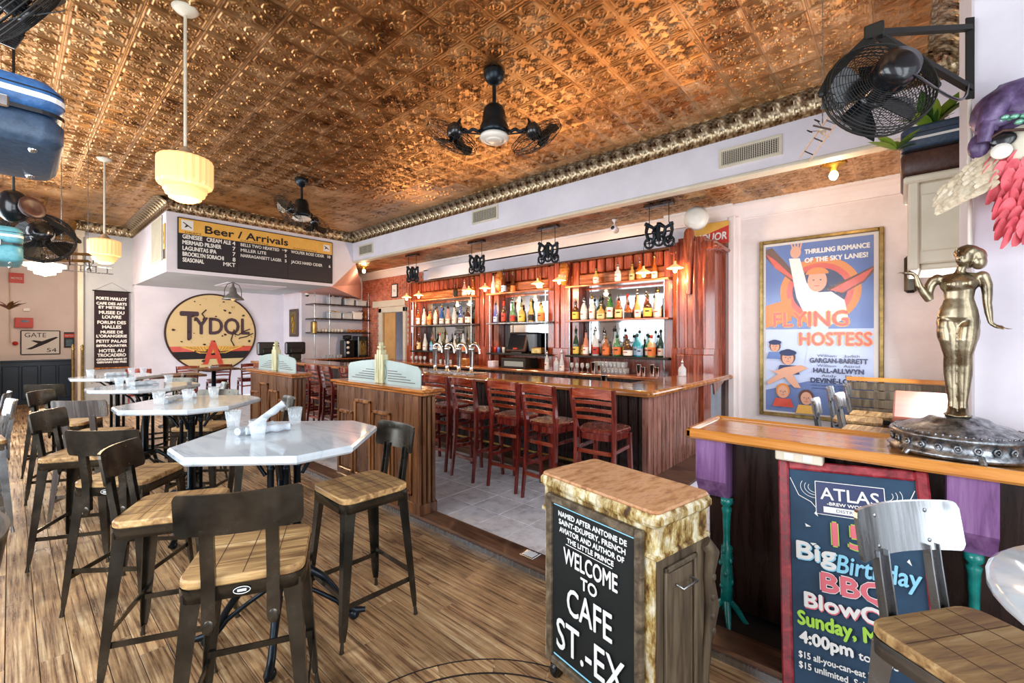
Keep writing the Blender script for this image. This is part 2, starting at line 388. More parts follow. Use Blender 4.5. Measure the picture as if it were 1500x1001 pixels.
# floor and its planks ------------------------------------------------
floor = slab('floor', (-1.25, -1.45, -.06), (2.36, 16.1, -.016), m_joint)
pw = .112; pk = []
for i in range(32):
    x = -1.25 + i * pw + .002
    if x > 2.30: break
    y = -1.45 + rnd.random() * .9 - .8
    while y < 16:
        l = rnd.choice((1.0, 1.3, 1.7, 2.1)); pk.append((x, max(y, -1.45), min(x + pw - .003, 2.335), min(y + l - .003, 16.05))); y += l
def plank_d(p): return math.hypot((p[0] + p[2]) / 2, (p[1] + p[3]) / 2) + (50 if p[3] < .3 or (p[2] < -.3) else 0)
pk.sort(key=plank_d)
CX, CY, RO, RI = .98, 1.0, .80, .71      # the curved inlay let into the boards
for n_, p in enumerate(pk[:250]):
    h = rnd.uniform(-.0012, .0012)
    MB().box((p[0], p[1], -.02), (p[2], p[3], h), .0016).build('plank', m_plank, floor)
mb = MB()
for p in pk[250:]: mb.box((p[0], p[1], -.02), (p[2], p[3], 0))
o = mb.build('plank', m_plank, floor); o['kind'] = 'stuff'; o['label'] = 'field of narrow boards beyond the nearest ones'
for k in range(18):
    a0, a1 = 2 * PI * k / 18 + .006, 2 * PI * (k + 1) / 18 - .006; pts = []
    for j in range(7): a = a0 + (a1 - a0) * j / 6; pts.append((CX + RO * math.cos(a), CY + RO * math.sin(a)))
    for j in range(7): a = a1 + (a0 - a1) * j / 6; pts.append((CX + RI * math.cos(a), CY + RI * math.sin(a)))
    mb = MB(); z = .0025; mb.add([(x, y, z) for x, y in pts] + [(x, y, -.01) for x, y in pts], [list(range(14))] + [(i, (i + 1) % 14, 14 + (i + 1) % 14, 14 + i) for i in range(14)])
    mb.build('inlay_strip', m_plank, floor)
mb = MB(); mb.T = Matrix.Translation((CX, CY, 0))
for r_ in (RO, RI): mb.lathe([(r_ - .004, -.01), (r_ - .004, .0031), (r_ + .004, .0031), (r_ + .004, -.01)], 72, smooth=False)
mb.build('inlay_joint', m_joint, floor)
# tiled floor -----------------------------------------------------------
tf = slab('floor.001', (2.34, -1.45, -.06), (7.3, 12.5, .012), m_joint)
T = .345; tme = MB().box((-T / 2 + .003, -T / 2 + .003, -.01), (T / 2 - .003, T / 2 - .003, .008), .002).mesh('floor_tile', m_tilefl)
x = 2.715; 
xs = []
while x < 4.5: xs.append(x); x += T
for x in xs:
    y = 2.692 - 4.5 * T
    while y < 12.3: linkmesh('floor_tile', tme, tf, (x, y, .016)); y += T
for x in (4.78, 5.13, 5.47, 5.82, 6.16, 6.5, 6.85, 7.14):
    for j in range(4): linkmesh('floor_tile', tme, tf, (x, 2.692 - 4.5 * T + j * T - .0, .016))
# sill between floors ------------------------------------------------------
sl = slab('trim_1', (2.335, -1.0, -.01), (2.53, 12.0, .055), m_sill, .012)
MB().box((2.325, -1.0, -.01), (2.338, 12, .035)).build('metal_edge_strip', m_silver, sl)
# walls -----------------------------------------------------------------
wl = holed('wall_left', 'X', -1.25, .12, -1.45, 12.0, 0, CEIL, [(.6, 3.9, .75, 3.2), (5.0, 8.2, .75, 3.2), (9.0, 11.8, .75, 3.2)], m_white)
struct(MB().box((-1.25, 11.98, 0), (-.16, 16.0, CEIL)).build('wall_left', m_warmwhite))
wfr = holed('wall_front', 'Y', -1.45, .1, -1.25, 3.2, 0, CEIL, [(-.9, 1.0, .1, 3.1), (1.2, 2.7, .5, 3.1)], m_white)
def window(n, ax, pos, u0, u1, z0, z1, nu, nz):
    fr = MB(); t = .05
    def bx(a0, a1, b0, b1):
        if ax == 'X': fr.box((pos, a0, b0), (pos + .05, a1, b1), .006)
        else: fr.box((a0, pos, b0), (a1, pos + .05, b1), .006)
    bx(u0, u1, z0, z0 + t); bx(u0, u1, z1 - t, z1); bx(u0, u0 + t, z0 + t, z1 - t); bx(u1 - t, u1, z0 + t, z1 - t)
    for i in range(1, nu): u = u0 + (u1 - u0) * i / nu; bx(u - .02, u + .02, z0 + t, z1 - t)
    for i in range(1, nz): z = z0 + (z1 - z0) * i / nz; bx(u0 + t, u1 - t, z - .02, z + .02)
    return struct(fr.build('window_%d' % n, m_cream))
window(1, 'X', -1.22, .6, 3.9, .75, 3.2, 3, 2); window(2, 'X', -1.22, 5.0, 8.2, .75, 3.2, 3, 2); window(3, 'X', -1.22, 9.0, 11.8, .75, 3.2, 3, 2)
window(4, 'Y', -1.42, -.9, 1.0, .1, 3.1, 2, 2); window(5, 'Y', -1.42, 1.2, 2.7, .5, 3.1, 2, 2)
holed('wall_front', 'Y', -.55, .13, 3.75, 7.4, 0, 3.6, [(4.1, 6.8, .95, 2.5)], m_warmwhite)
window(6, 'Y', -.5, 4.1, 6.8, .95, 2.5, 3, 1)
# pillar on the right -----------------------------------------------------
p = slab('wall_pillar', (3.16, -1.45, 0), (3.78, -.27, CEIL), m_white, .01)
# back walls
struct(MB().box((-.3, 16.0, 0), (1.25, 16.15, CEIL)).build('wall_far', m_warmwhite))
wn = slab('wall_wainscot', (-.16, 15.9, .0), (1.12, 15.998, 1.03), m_navy)
for i in range(4): MB().box((-.13 + i * .31, 15.87, .12), (.14 + i * .31, 15.9, .93), .012).build('panel', m_navy, wn)
MB().box((-.16, 15.84, 1.03), (1.12, 15.998, 1.07), .01).build('cap_rail', m_navy, wn)
struct(MB().box((1.09, 14.41, 0), (1.25, 16.0, CEIL)).build('wall_return', m_warmwhite))
struct(MB().box((1.08, 14.25, 0), (2.06, 14.4, CEIL), .01).build('wall_banner', m_grey))
mb = MB(); mb.box((1.02, 14.16, 0), (1.12, 14.26, 4.1), .01); mb.box((.98, 14.12, 3.95), (1.15, 14.28, 4.1), .02)
struct(mb.build('trim_2', m_cream))
struct(MB().box((2.0, 14.0, 0), (5.6, 14.4, 2.92)).build('wall_back', m_white))
struct(MB().box((5.46, 12.91, 0), (5.6, 14.0, 3.3)).build('wall_pier', m_white))
struct(MB().box((5.46, 12.75, 0), (7.35, 12.9, 3.7)).build('wall_shelves', m_white))
# the boxed bulkhead with the beer board ------------------------------------
bk = MB()
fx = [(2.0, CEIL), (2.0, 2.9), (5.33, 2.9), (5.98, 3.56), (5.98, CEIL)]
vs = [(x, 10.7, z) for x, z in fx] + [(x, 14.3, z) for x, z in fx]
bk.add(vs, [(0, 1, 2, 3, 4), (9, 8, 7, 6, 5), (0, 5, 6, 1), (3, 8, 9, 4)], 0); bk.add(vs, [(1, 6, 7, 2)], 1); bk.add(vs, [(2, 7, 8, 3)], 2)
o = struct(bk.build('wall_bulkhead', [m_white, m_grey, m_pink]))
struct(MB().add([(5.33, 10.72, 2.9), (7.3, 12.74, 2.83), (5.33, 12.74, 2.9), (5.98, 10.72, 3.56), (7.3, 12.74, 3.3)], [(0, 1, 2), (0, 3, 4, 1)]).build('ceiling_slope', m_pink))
# fascia beam over the bar ---------------------------------------------------
slab('wall_fascia', (5.9, -.5, 3.6), (6.02, 10.75, CEIL), m_white)
slab('trim_3', (5.885, -.5, 3.57), (6.06, 10.7, 3.615), m_cream, .01)
# right wall: brick behind the bar, painted brick by the poster ------------------
struct(holed('wall_right', 'X', 7.36, .12, 2.0, 12.9, 0, 3.7, [(10.5, 11.66, 0, 2.4)], m_mort))
bw = MB(); 
for r_ in range(50):
    z = r_ * .075
    if z > 3.5: break
    y = 9.6 + (.11 if r_ % 2 else 0)
    while y < 12.75:
        y1 = min(y + .212, 12.75)
        if z < .0 or not (z < 2.42 and y1 > 10.46 and y < 11.7): bw.box((7.34 - rnd.random() * .008, y, z), (7.37, y1 - .01, z + .065), .004)
        y += .22
o = bw.build('brick', m_brick, bpy.data.objects['wall_right']); o['kind'] = 'stuff'
m_pb = mat('painted_brick', ['#dfd0cb', '#efe3df'], .6, scale=(2, 2, 2), bump=.1)
nt = m_pb.node_tree; bt = nt.nodes.new('ShaderNodeTexBrick'); bp = nt.nodes.new('ShaderNodeBump'); tc = nt.nodes.new('ShaderNodeTexCoord'); mp = nt.nodes.new('ShaderNodeMapping')
mp.inputs['Rotation'].default_value = (0, -PI / 2, -PI / 2); mp.inputs['Rotation'].default_value = (PI / 2, 0, PI / 2)
sx_ = nt.nodes.new('ShaderNodeSeparateXYZ'); cb = nt.nodes.new('ShaderNodeCombineXYZ')
nt.links.new(tc.outputs['Object'], sx_.inputs[0]); nt.links.new(sx_.outputs[1], cb.inputs[0]); nt.links.new(sx_.outputs[2], cb.inputs[1]); nt.links.new(cb.outputs[0], bt.inputs['Vector'])
bt.inputs['Scale'].default_value = 1; bt.inputs['Brick Width'].default_value = .22; bt.inputs['Row Height'].default_value = .075; bt.inputs['Mortar Size'].default_value = .006
bp.inputs['Strength'].default_value = .35; bp.inputs['Distance'].default_value = .004; bp.invert = True
nt.links.new(bt.outputs['Fac'], bp.inputs['Height']); nt.links.new(bp.outputs[0], nt.nodes['Principled BSDF'].inputs['Normal'])
struct(MB().box((7.3, -.55, 0), (7.45, 1.93, 3.6)).build('wall_right', m_pb))
struct(MB().box((7.24, 1.80, 0), (7.38, 2.02, 3.45), .02).box((7.18, 1.86, 0), (7.3, 1.96, 3.45), .015).build('trim_4', m_warmwhite))
# doorway in the brick wall with tan door, cream frame
df = MB(); df.box((7.30, 11.60, 0), (7.38, 11.76, 2.5), .01); df.box((7.30, 10.40, 0), (7.38, 10.52, 2.5), .01); df.box((7.30, 10.40, 2.36), (7.38, 11.76, 2.52), .01)
struct(df.build('door_1', m_cream))
dl = MB(); dl.box((7.40, 11.05, 0), (7.44, 11.62, 2.36), .005); d1 = dl.build('door_leaf', mat('tan_door', ['#c4935a', '#d6a76c'], .5), bpy.data.objects['door_1'])
MB().tube([(7.39, 11.1, 1.0), (7.37, 11.1, 1.0), (7.37, 11.2, 1.0)], .01).build('door_handle', m_chrome, d1)
struct(MB().box((8.6, 9.5, 0), (8.7, 15.5, 3.0)).build('wall_kitchen', mat('kitchen_grey', ['#857f88', '#96909a'], .7)))
struct(MB().box((7.49, 15.4, 0), (8.6, 15.5, 3.0)).build('wall_kitchen', m_plum)); struct(MB().box((7.49, 9.4, 0), (8.6, 9.5, 3.0)).build('wall_kitchen', m_plum)); struct(MB().box((7.45, 9.4, 3.0), (8.7, 15.5, 3.1)).build('ceiling_kitchen', m_plum))
tag(MB().box((7.31, 10.45, 2.53), (7.35, 12.1, 2.72), .005).build('header_sign_board', m_cream), 'long cream board mounted over the kitchen doorway', 'sign')
# ceilings ----------------------------------------------------------------
N_ = 56
def strokes(seg_h):
    S = []
    def pl(pts, w_, h_):
        for a_, b_ in zip(pts, pts[1:]): S.append((a_, b_, w_, h_)); S.append(((a_[1], a_[0]), (b_[1], b_[0]), w_, h_))
    pl([(.80, .34), (.80, .80)], .022, 1.); pl([(.72, .30), (.72, .56), (.56, .56), (.56, .72)], .02, .8)
    pl([(.64, .26), (.64, .46), (.46, .46)], .016, .6)
    for c_, dx in (((.36, .16), 0),):
        for a_, l in ((5, .40), (32, .34), (60, .30), (95, .2)): pl([c_, (c_[0] + l * .6 * math.cos(R(a_)), c_[1] + l * .6 * math.sin(R(a_))), (c_[0] + l * math.cos(R(a_ + 14)), c_[1] + l * math.sin(R(a_ + 14)))], .026, 1.1)
    pl([(.20, .0), (.28, .10), (.36, .06), (.42, .0)], .02, .7); pl([(.88, .04), (.82, .12), (.88, .2), (.94, .14)], .018, .8)
    return S
ST = strokes(0)
def tinh(u, v):
    a_, b_ = abs(u), abs(v); m_ = max(a_, b_); h = 0.
    h += 1.0 * math.exp(-((m_ - .985) / .012) ** 2) + .5 * math.exp(-((m_ - .93) / .012) ** 2)
    for (p, q, w_, hh) in ST:
        dx, dy = q[0] - p[0], q[1] - p[1]; t = max(0, min(1, ((a_ - p[0]) * dx + (b_ - p[1]) * dy) / (dx * dx + dy * dy + 1e-9)))
        d2 = (a_ - p[0] - t * dx) ** 2 + (b_ - p[1] - t * dy) ** 2
        if d2 < (w_ * 2.2) ** 2: h = max(h, hh * math.exp(-d2 / (w_ * w_) * 1.2))
    return h
def tin(n, amp, s):
    mb = MB(); q = [[tinh(-1 + 2 * i / n, -1 + 2 * j / n) for j in range(n // 2 + 1)] for i in range(n // 2 + 1)]
    g = lambda i, j: q[min(i, n - i)][min(j, n - j)]
    mb.add([(-s + 2 * s * i / n, -s + 2 * s * j / n, -amp * g(i, j)) for i in range(n + 1) for j in range(n + 1)],
           [(i * (n + 1) + j, i * (n + 1) + j + 1, (i + 1) * (n + 1) + j + 1, (i + 1) * (n + 1) + j) for i in range(n) for j in range(n)], 0, True)
    return mb
cl = slab('ceiling', (-1.3, -1.5, CEIL + .012), (6.0, 16.1, CEIL + .1), m_tinfar)
hi = tin(N_, .0135, .199).mesh('ceiling_tile', m_tin, weld=False)
lo = tin(24, .013, .199)
cells = []
for i in range(-10, 8):
    for j in range(-10, 34):
        x = 2.72 + .4 * i + .2; y = 2.57 + .4 * j + .2
        if (x > 2.0 and y > 10.7) or (x > 1.2 and y > 14.3) or y > 16: continue
        d = .751 * x + .66 * y; r_ = .66 * x - .751 * y
        inv = d > 3.0 and abs(r_) < 1.25 * d
        cells.append((d if inv else 100 + d, x, y))
cells.sort(); far = MB()
for n_, (d, x, y) in enumerate(cells):
    if n_ < 290 and d < 100: linkmesh('ceiling_tile', hi, cl, (x, y, CEIL))
    else: far.T = Matrix.Translation((x, y, CEIL)); far.v += [far.T @ V(p) for p in lo.v]; o0 = len(far.v) - len(lo.v); far.f += [[k + o0 for k in f] for f in lo.f]; far.m += lo.m; far.sm += lo.sm
o = far.build('ceiling_tile', m_tinfar, cl, weld=False); o['kind'] = 'stuff'; o['label'] = 'pressed tiles in the distance'
c2 = slab('ceiling.001', (6.0, -.5, 3.612), (7.45, 12.9, 3.7), m_tinfar)
mid = tin(28, .010, .199).mesh('ceiling_tile_low', m_tin, weld=False)
y = -.2
while y < 12.7:
    for x in (6.22, 6.62, 7.02): linkmesh('ceiling_tile', mid, c2, (x, y, 3.606))
    y += .4
# crowns: ribbed tin cove pieces -----------------------------------------------
def crownmesh(L_, r_, m_, n=20, k=12):
    mb = MB(); vs = []
    for i in range(n + 1):
        for j in range(k + 1):
            a = PI / 2 * j / k; u = i / n
            bulge = 1 + .07 * math.sin(a * 2) * (math.sin(PI * u) ** .4) + .022 * math.sin(11 * a + 3 * math.sin(4 * PI * u)) + .02 * math.cos(6 * PI * u) * math.sin(a * 2)
            if j in (0, k): bulge = 1
            vs.append((u * L_, r_ * (1 - math.cos(a) * bulge * .97) - .0, -r_ * (1 - math.sin(a) * bulge * .97) * 1.0))
    # swell faces the room: profile from (0,-r) on the wall to (r,0) on the ceiling
    vs = [(p[0], p[1], p[2]) for p in vs]
    fs = [(i * (k + 1) + j, i * (k + 1) + j + 1, (i + 1) * (k + 1) + j + 1, (i + 1) * (k + 1) + j) for i in range(n) for j in range(k)]
    mb.add(vs, fs, 0, True)
    mb.box((0, -.0, -r_ - .02), (L_, .018, -r_ + .006)); mb.box((0, r_ - .012, -.014), (L_, r_ + .02, .0))
    return mb.mesh('crown_piece', m_, weld=False)
def crown(name, p0, p1, inward, z, r_=.2, L_=.2, m_=m_tincrown, me=None):
    """p0->p1 runs with the room on its left-hand side when inward is +90 deg"""
    p0, p1 = V(p0), V(p1); d = (p1 - p0); n = max(1, round(d.length / L_)); a = math.atan2(d.y, d.x)
    base = struct(MB().bar((p0.x, p0.y, z - .005), (p1.x, p1.y, z - .005), .02, .01).build(name, m_))
    me = me or crownmesh(d.length / n, r_, m_)
    for i in range(n): linkmesh('crown_piece', me, base, (p0.x + d.x * i / n, p0.y + d.y * i / n, z), (0, 0, a))
    return me
crown('trim_5', (5.9, -1.3, 0), (5.9, 10.7, 0), 1, CEIL)
crown('trim_6', (5.9, 10.7, 0), (2.0, 10.7, 0), 1, CEIL)
crown('trim_7', (2.0, 10.5, 0), (2.0, 14.25, 0), 1, CEIL)
crown('trim_8', (2.0, 14.25, 0), (1.0, 14.25, 0), 1, CEIL)
crown('trim_9', (1.1, 14.1, 0), (1.1, 16.0, 0), 1, CEIL, m_=m_gold)
crown('trim_10', (1.1, 16.0, 0), (-.2, 16.0, 0), 1, CEIL, m_=m_gold)
crown('trim_11', (3.78, -.42, 0), (5.9, -.42, 0), 1, CEIL)
struct(MB().box((3.78, -.6, 3.5), (5.95, -.42, CEIL)).build('wall_front', m_warmwhite))
# plain cove along the bar wall
cv = MB(); pr_ = [(7.3, 3.40), (7.27, 3.40), (7.27, 3.43), (7.22, 3.50), (7.16, 3.555), (7.12, 3.57), (7.12, 3.605), (7.34, 3.605)]
def sweep(mb, y0, y1, dx=0): 
    n = len(pr_); mb.add([(x + dx, y0, z) for x, z in pr_] + [(x + dx, y1, z) for x, z in pr_], [(i, (i + 1) % n, n + (i + 1) % n, n + i) for i in range(n)] + [list(range(n)), list(range(n, 2 * n))])
sweep(cv, -.42, 1.86); sweep(cv, 1.86, 2.9, -.07); sweep(cv, 2.9, 12.7, .06)
struct(cv.build('trim_12', m_warmwhite))
struct(MB().box((7.33, 2.0, 2.95), (7.37, 9.6, 3.5)).build('wall_right', m_white))
# duct and square white box high on the bar wall
tag(MB().box((7.0, 7.4, 3.10), (7.32, 9.0, 3.38), .01).build('duct_casing', m_white), 'white boxed duct above the left end of the back bar', 'duct')
# vents on the fascia ------------------------------------------------------------
def vent(y0, y1, z0, z1, nv, label, X=5.9, axis='X'):
    t = thing('air_vent', label, 'vent', ((X, (y0 + y1) / 2, (z0 + z1) / 2)), 0 if axis == 'X' else PI / 2)
    w_, h_ = abs(y1 - y0) / 2, (z1 - z0) / 2; f = MB(); b_ = .035
    f.box((-.02, -w_, h_ - b_), (0, w_, h_), .004); f.box((-.02, -w_, -h_), (0, w_, -h_ + b_), .004); f.box((-.02, -w_, -h_ + b_), (0, -w_ + b_, h_ - b_), .004); f.box((-.02, w_ - b_, -h_ + b_), (0, w_, h_ - b_), .004)
    f.build('vent_frame', m_cream, t); MB().box((-.004, -w_ + b_, -h_ + b_), (-.001, w_ - b_, h_ - b_)).build('vent_backing', m_blackm, t)
    s = MB()
    for i in range(nv): y = -w_ + b_ + (2 * w_ - 2 * b_) * (i + .5) / nv; s.box((-.014, y - .0035, -h_ + b_), (-.008, y + .0035, h_ - b_))
    s.build('vent_slats', m_cream, t)['kind'] = 'stuff'
    s = MB()
    for i in range(8): z = -h_ + b_ + (2 * h_ - 2 * b_) * (i + .5) / 8; s.box((-.009, -w_ + b_, z - .002), (-.005, w_ - b_, z + .002))
    s.build('cross_bars', m_cream, t)['kind'] = 'stuff'
vent(1.02, 1.71, 3.73, 3.97, 26, 'large cream air vent in the beam nearest the wall fan')
vent(5.52, 6.21, 3.79, 4.06, 20, 'cream air vent in the middle of the long beam')
vent(9.73, 10.4, 3.70, 3.97, 16, 'small cream air vent where the beam meets the bulkhead')
t = thing('air_vent', 'tall pale air vent on the side of the bulkhead', 'vent', (1.99, 11.46, 3.6))
MB().box((-.015, -.45, -.45), (0, .45, .45), .005).build('vent_frame', m_cream, t)
s = MB()
for i in range(24): s.box((-.024, -.42 + i * .035, -.41), (-.016, -.405 + i * .035, .41))
s.build('vent_slats', m_cream, t)['kind'] = 'stuff'
tag(MB().box((3.3, 11.6, 2.885), (4.6, 12.6, 2.9), .005).box((3.42, 11.72, 2.878), (4.48, 12.48, 2.886), .003).build('ceiling_access_panel', m_white), 'white square access panel under the bulkhead', 'panel')
# ================================================================== SEATING AND TABLES
def make_stool(name, label, metal, seatm=m_seat):
    t = thing(name, label, 'stool')
    n = 4
    sw = .40; pb = rrect(.40, .40, .055, 4)
    MB().prism(pb, .728, .762, ch=.006).build('seat', seatm, t)
    s = t.children[0]
    mb = MB()
    for y in (-.1, 0, .1): mb.box((-.19, y - .0015, .7622), (.19, y + .0015, .7626))
    for x in (-.09, .08): mb.box((x - .001, -.19, .7622), (x + .001, .19, .7626))
    mb.build('board_joints', mat('seat_joint', '#4a3424', .8), s)
    f = MB(); ring = rrect(.404, .404, .058, 4); rin = rrect(.386, .386, .05, 4); k = len(ring)
    f.add([(x, y, .682) for x, y in ring] + [(x, y, .73) for x, y in ring] + [(x, y, .73) for x, y in rin] + [(x, y, .682) for x, y in rin],
          [(i, (i + 1) % k, k + (i + 1) % k, k + i) for i in range(k)] + [(2 * k + i, 2 * k + (i + 1) % k, 3 * k + (i + 1) % k, 3 * k + i) for i in range(k)] + [(i, (i + 1) % k, 3 * k + (i + 1) % k, 3 * k + i) for i in range(k)], 0, True)
    f.build('seat_frame', metal, t)
    if 1:
        b = MB(); b.T = Matrix.Translation((-.2035, 0, .706)) @ Matrix.Rotation(-PI / 2, 4, 'Y')
        b.lathe([(.0, .0), (.028, .0), (.028, .002), (0, .002)], 20, sx=.5); b.build('maker_badge', m_blackm, t)
        b = MB(); b.T = Matrix.Translation((-.2035, 0, .706)) @ Matrix.Rotation(-PI / 2, 4, 'Y')
        b.tube([(.0125 * math.cos(a * PI / 10), .0265 * math.sin(a * PI / 10), .003) for a in range(20)], .0014, 4, closed=True); b.box((-.004, -.014, .001), (.004, .014, .004)); b.build('badge_print', m_chalkw, t.children[-1])
    for sx in (-1, 1):
        for sy in (-1, 1):
            l = MB(); A = V((sx * .165, sy * .165, .71)); Bm = V((sx * .222, sy * .222, .0)); 
            def legpt(z): return A + (Bm - A) * ((.71 - z) / .71)
            def Lsec(p, w_):
                th = .004; x, y = p.x + sx * w_ * .35, p.y + sy * w_ * .35
                return [(x, y, p.z), (x - sx * w_, y, p.z), (x - sx * w_, y - sy * th, p.z), (x - sx * th, y - sy * th, p.z), (x - sx * th, y - sy * w_, p.z), (x, y - sy * w_, p.z)]
            secs = [(.71, .064), (.62, .054), (.35, .044), (.12, .034), (.05, .022)]; vs = []
            for z, w_ in secs: vs += Lsec(legpt(z), w_)
            fs = []
            for i in range(len(secs) - 1):
                for q in range(6): fs.append((i * 6 + q, i * 6 + (q + 1) % 6, (i + 1) * 6 + (q + 1) % 6, (i + 1) * 6 + q))
            fs += [[0, 1, 2, 3, 4, 5], [24 + q for q in range(6)]]
            l.add(vs, fs); lo_ = l.build('leg', metal, t)
            p = legpt(.05); q = legpt(0)
            MB().tube([(p.x, p.y, .055), (q.x, q.y, .012), (q.x, q.y, 0.0)], [.008, .011, .013], 8).build('foot', metal, lo_)
    def lp(z, sx, sy): p = V((sx * (.165 + .057 * (.71 - z) / .71), sy * (.165 + .057 * (.71 - z) / .71), z)); return p
    for (a, b_, z) in (((-1, -1), (-1, 1), .25), ((1, -1), (1, 1), .25), ((-1, -1), (1, -1), .21), ((-1, 1), (1, 1), .21)):
        MB().bar(lp(z, *a), lp(z, *b_), .008, .026).build('stretcher', metal, t)
    for sy in (-1, 1):
        mb = MB(); y = sy * .1
        pts = [V((-.212, y, .60)), V((-.214, y, .76)), V((-.232, y, .88)), V((-.240, y, .945))]
        for p, q in zip(pts, pts[1:]): mb.bar(p, q, .042, .008, (1, 0, 0)); mb.bar(p + V((.009, .018, 0)), q + V((.009, .018, 0)), .005, .022, (1, 0, 0)); mb.bar(p + V((.009, -.018, 0)), q + V((.009, -.018, 0)), .005, .022, (1, 0, 0))
        mb.ball((-.212, y, .60), .008, .021, .03, 10, m=6)
        mb.build('back_post', metal, t)
    mb = MB(); vs = []; nx = 12; prof = []
    W, H_ = .40, .148
    outline = rrect(W, H_, .022, 4)
    def bend(y, z, off): x = -.252 + 1.0 * (y * y) - (z) * .16 - off; return (x, y, 1.0 + z)
    cols = 15; rows = [(-H_ / 2, .93), (-H_ / 2 + .005, .965), (-H_ / 2 + .02, 1.), (0, 1.), (H_ / 2 - .02, 1.), (H_ / 2 - .005, .965), (H_ / 2, .93)]
    for off in (0., .011):
        for z, k in rows:
            for i in range(cols): y = (-W / 2 + W * i / (cols - 1)) * k; vs.append(bend(y, z, off))
    q = len(rows) * cols; fs = []
    for o_ in (0, q):
        for r_ in range(len(rows) - 1):
            for i in range(cols - 1): a = o_ + r_ * cols + i; fs.append((a, a + 1, a + cols + 1, a + cols))
    mb.add(vs, fs, 0, True)
    rim = [i for i in range(cols)] + [r_ * cols + cols - 1 for r_ in range(1, len(rows))] + [(len(rows) - 1) * cols + i for i in range(cols - 2, -1, -1)] + [r_ * cols for r_ in range(len(rows) - 2, 0, -1)]
    mb.add(vs, [(rim[i], rim[(i + 1) % len(rim)], q + rim[(i + 1) % len(rim)], q + rim[i]) for i in range(len(rim))])
    back = mb.build('backrest', metal, t)
    for sy in (-1, 1):
        for z in (-.045, .045):
            p = bend(sy * .1, z, .011); p2 = bend(sy * .1, z, 0)
            r_ = MB(); r_.ball(p2, .003, .007, .007, 8, m=5); r_.build('rivet', metal, back)
    return t
stool = make_stool('metal_stool', 'gunmetal stool seen from behind at the nearest marble table, its badge showing', m_steel)
def put_stool(x, y, fa, label, first=None, src=None, group=None):
    a = R(fa); s = src or stool
    if first: s.location = (x, y, .0); s.rotation_euler = (0, 0, a); s['label'] = label; s['group'] = group; return s
    return dup(s, (x, y, .0), a, label, group)
G1 = 'metal stools around the marble tables'
put_stool(.64, 1.937, 62, 'gunmetal stool in front of the nearest marble table, back to the viewer with oval badge', True, group=G1)
put_stool(1.34, 2.34, 178, 'gunmetal stool beside the near wood partition, empty seat turned to the nearest table', group=G1)
put_stool(.56, 2.77, -29, 'gunmetal stool at the window side of the nearest marble table, back seen nearly edge-on', group=G1)
put_stool(.51, 3.62, 46, 'dark stool with its back plate to the viewer at the second marble table', group=G1)
put_stool(.38, 4.56, -30, 'brown-sheened stool on the window side of the second marble table', group=G1)
put_stool(1.42, 4.15, 170, 'gunmetal stool on the bar side of the second marble table', group=G1)
put_stool(1.25, 5.1, 225, 'stool with worn light seat on the far side of the second marble table', group=G1)
put_stool(.40, 6.36, -30, 'brown-sheened stool on the window side of the third marble table', group=G1)
put_stool(1.45, 6.05, 172, 'dark stool on the bar side of the third marble table', group=G1)
put_stool(1.35, 7.05, 222, 'olive-backed stool on the far side of the third marble table', group=G1)
put_stool(.40, 7.55, 52, 'black stool with straight back plate at the fourth marble table', group=G1)
put_stool(1.45, 7.95, 172, 'dark stool on the bar side of the fourth marble table', group=G1)
silver = make_stool('metal_stool', 'x', m_silver)
put_stool(.52, 5.43, 54, 'pale steel stool with its back to the viewer at the third marble table', True, silver, G1)
put_stool(1.72, -.20, 233, 'bright steel stool in front of the blue chalkboard, back riveted to two posts', src=silver, group='steel stools at the window')
put_stool(-.275, 1.93, 185, 'dark stool of which only the back edge shows at the left border', group=G1)
put_stool(-.23, 5.7, 186, 'stool drawn up to the window counter, wooden seat edge showing', src=silver, group='steel stools at the window')
put_stool(-.26, 6.6, 176, 'stool further along the window counter with curved steel back', src=silver, group='steel stools at the window')
# in the window nook
put_stool(4.62, .31, 272, 'bright steel stool nearest the honey ledge in the window nook', src=silver, group='steel stools at the window')
put_stool(5.22, .20, 266, 'bright steel stool second along the copper table', src=silver, group='steel stools at the window')
put_stool(5.86, .33, 270, 'bright steel stool third along the copper table under the poster', src=silver, group='steel stools at the window')
put_stool(6.33, .22, 268, 'bright steel stool at the far end of the copper table by the bench', src=silver, group='steel stools at the window')
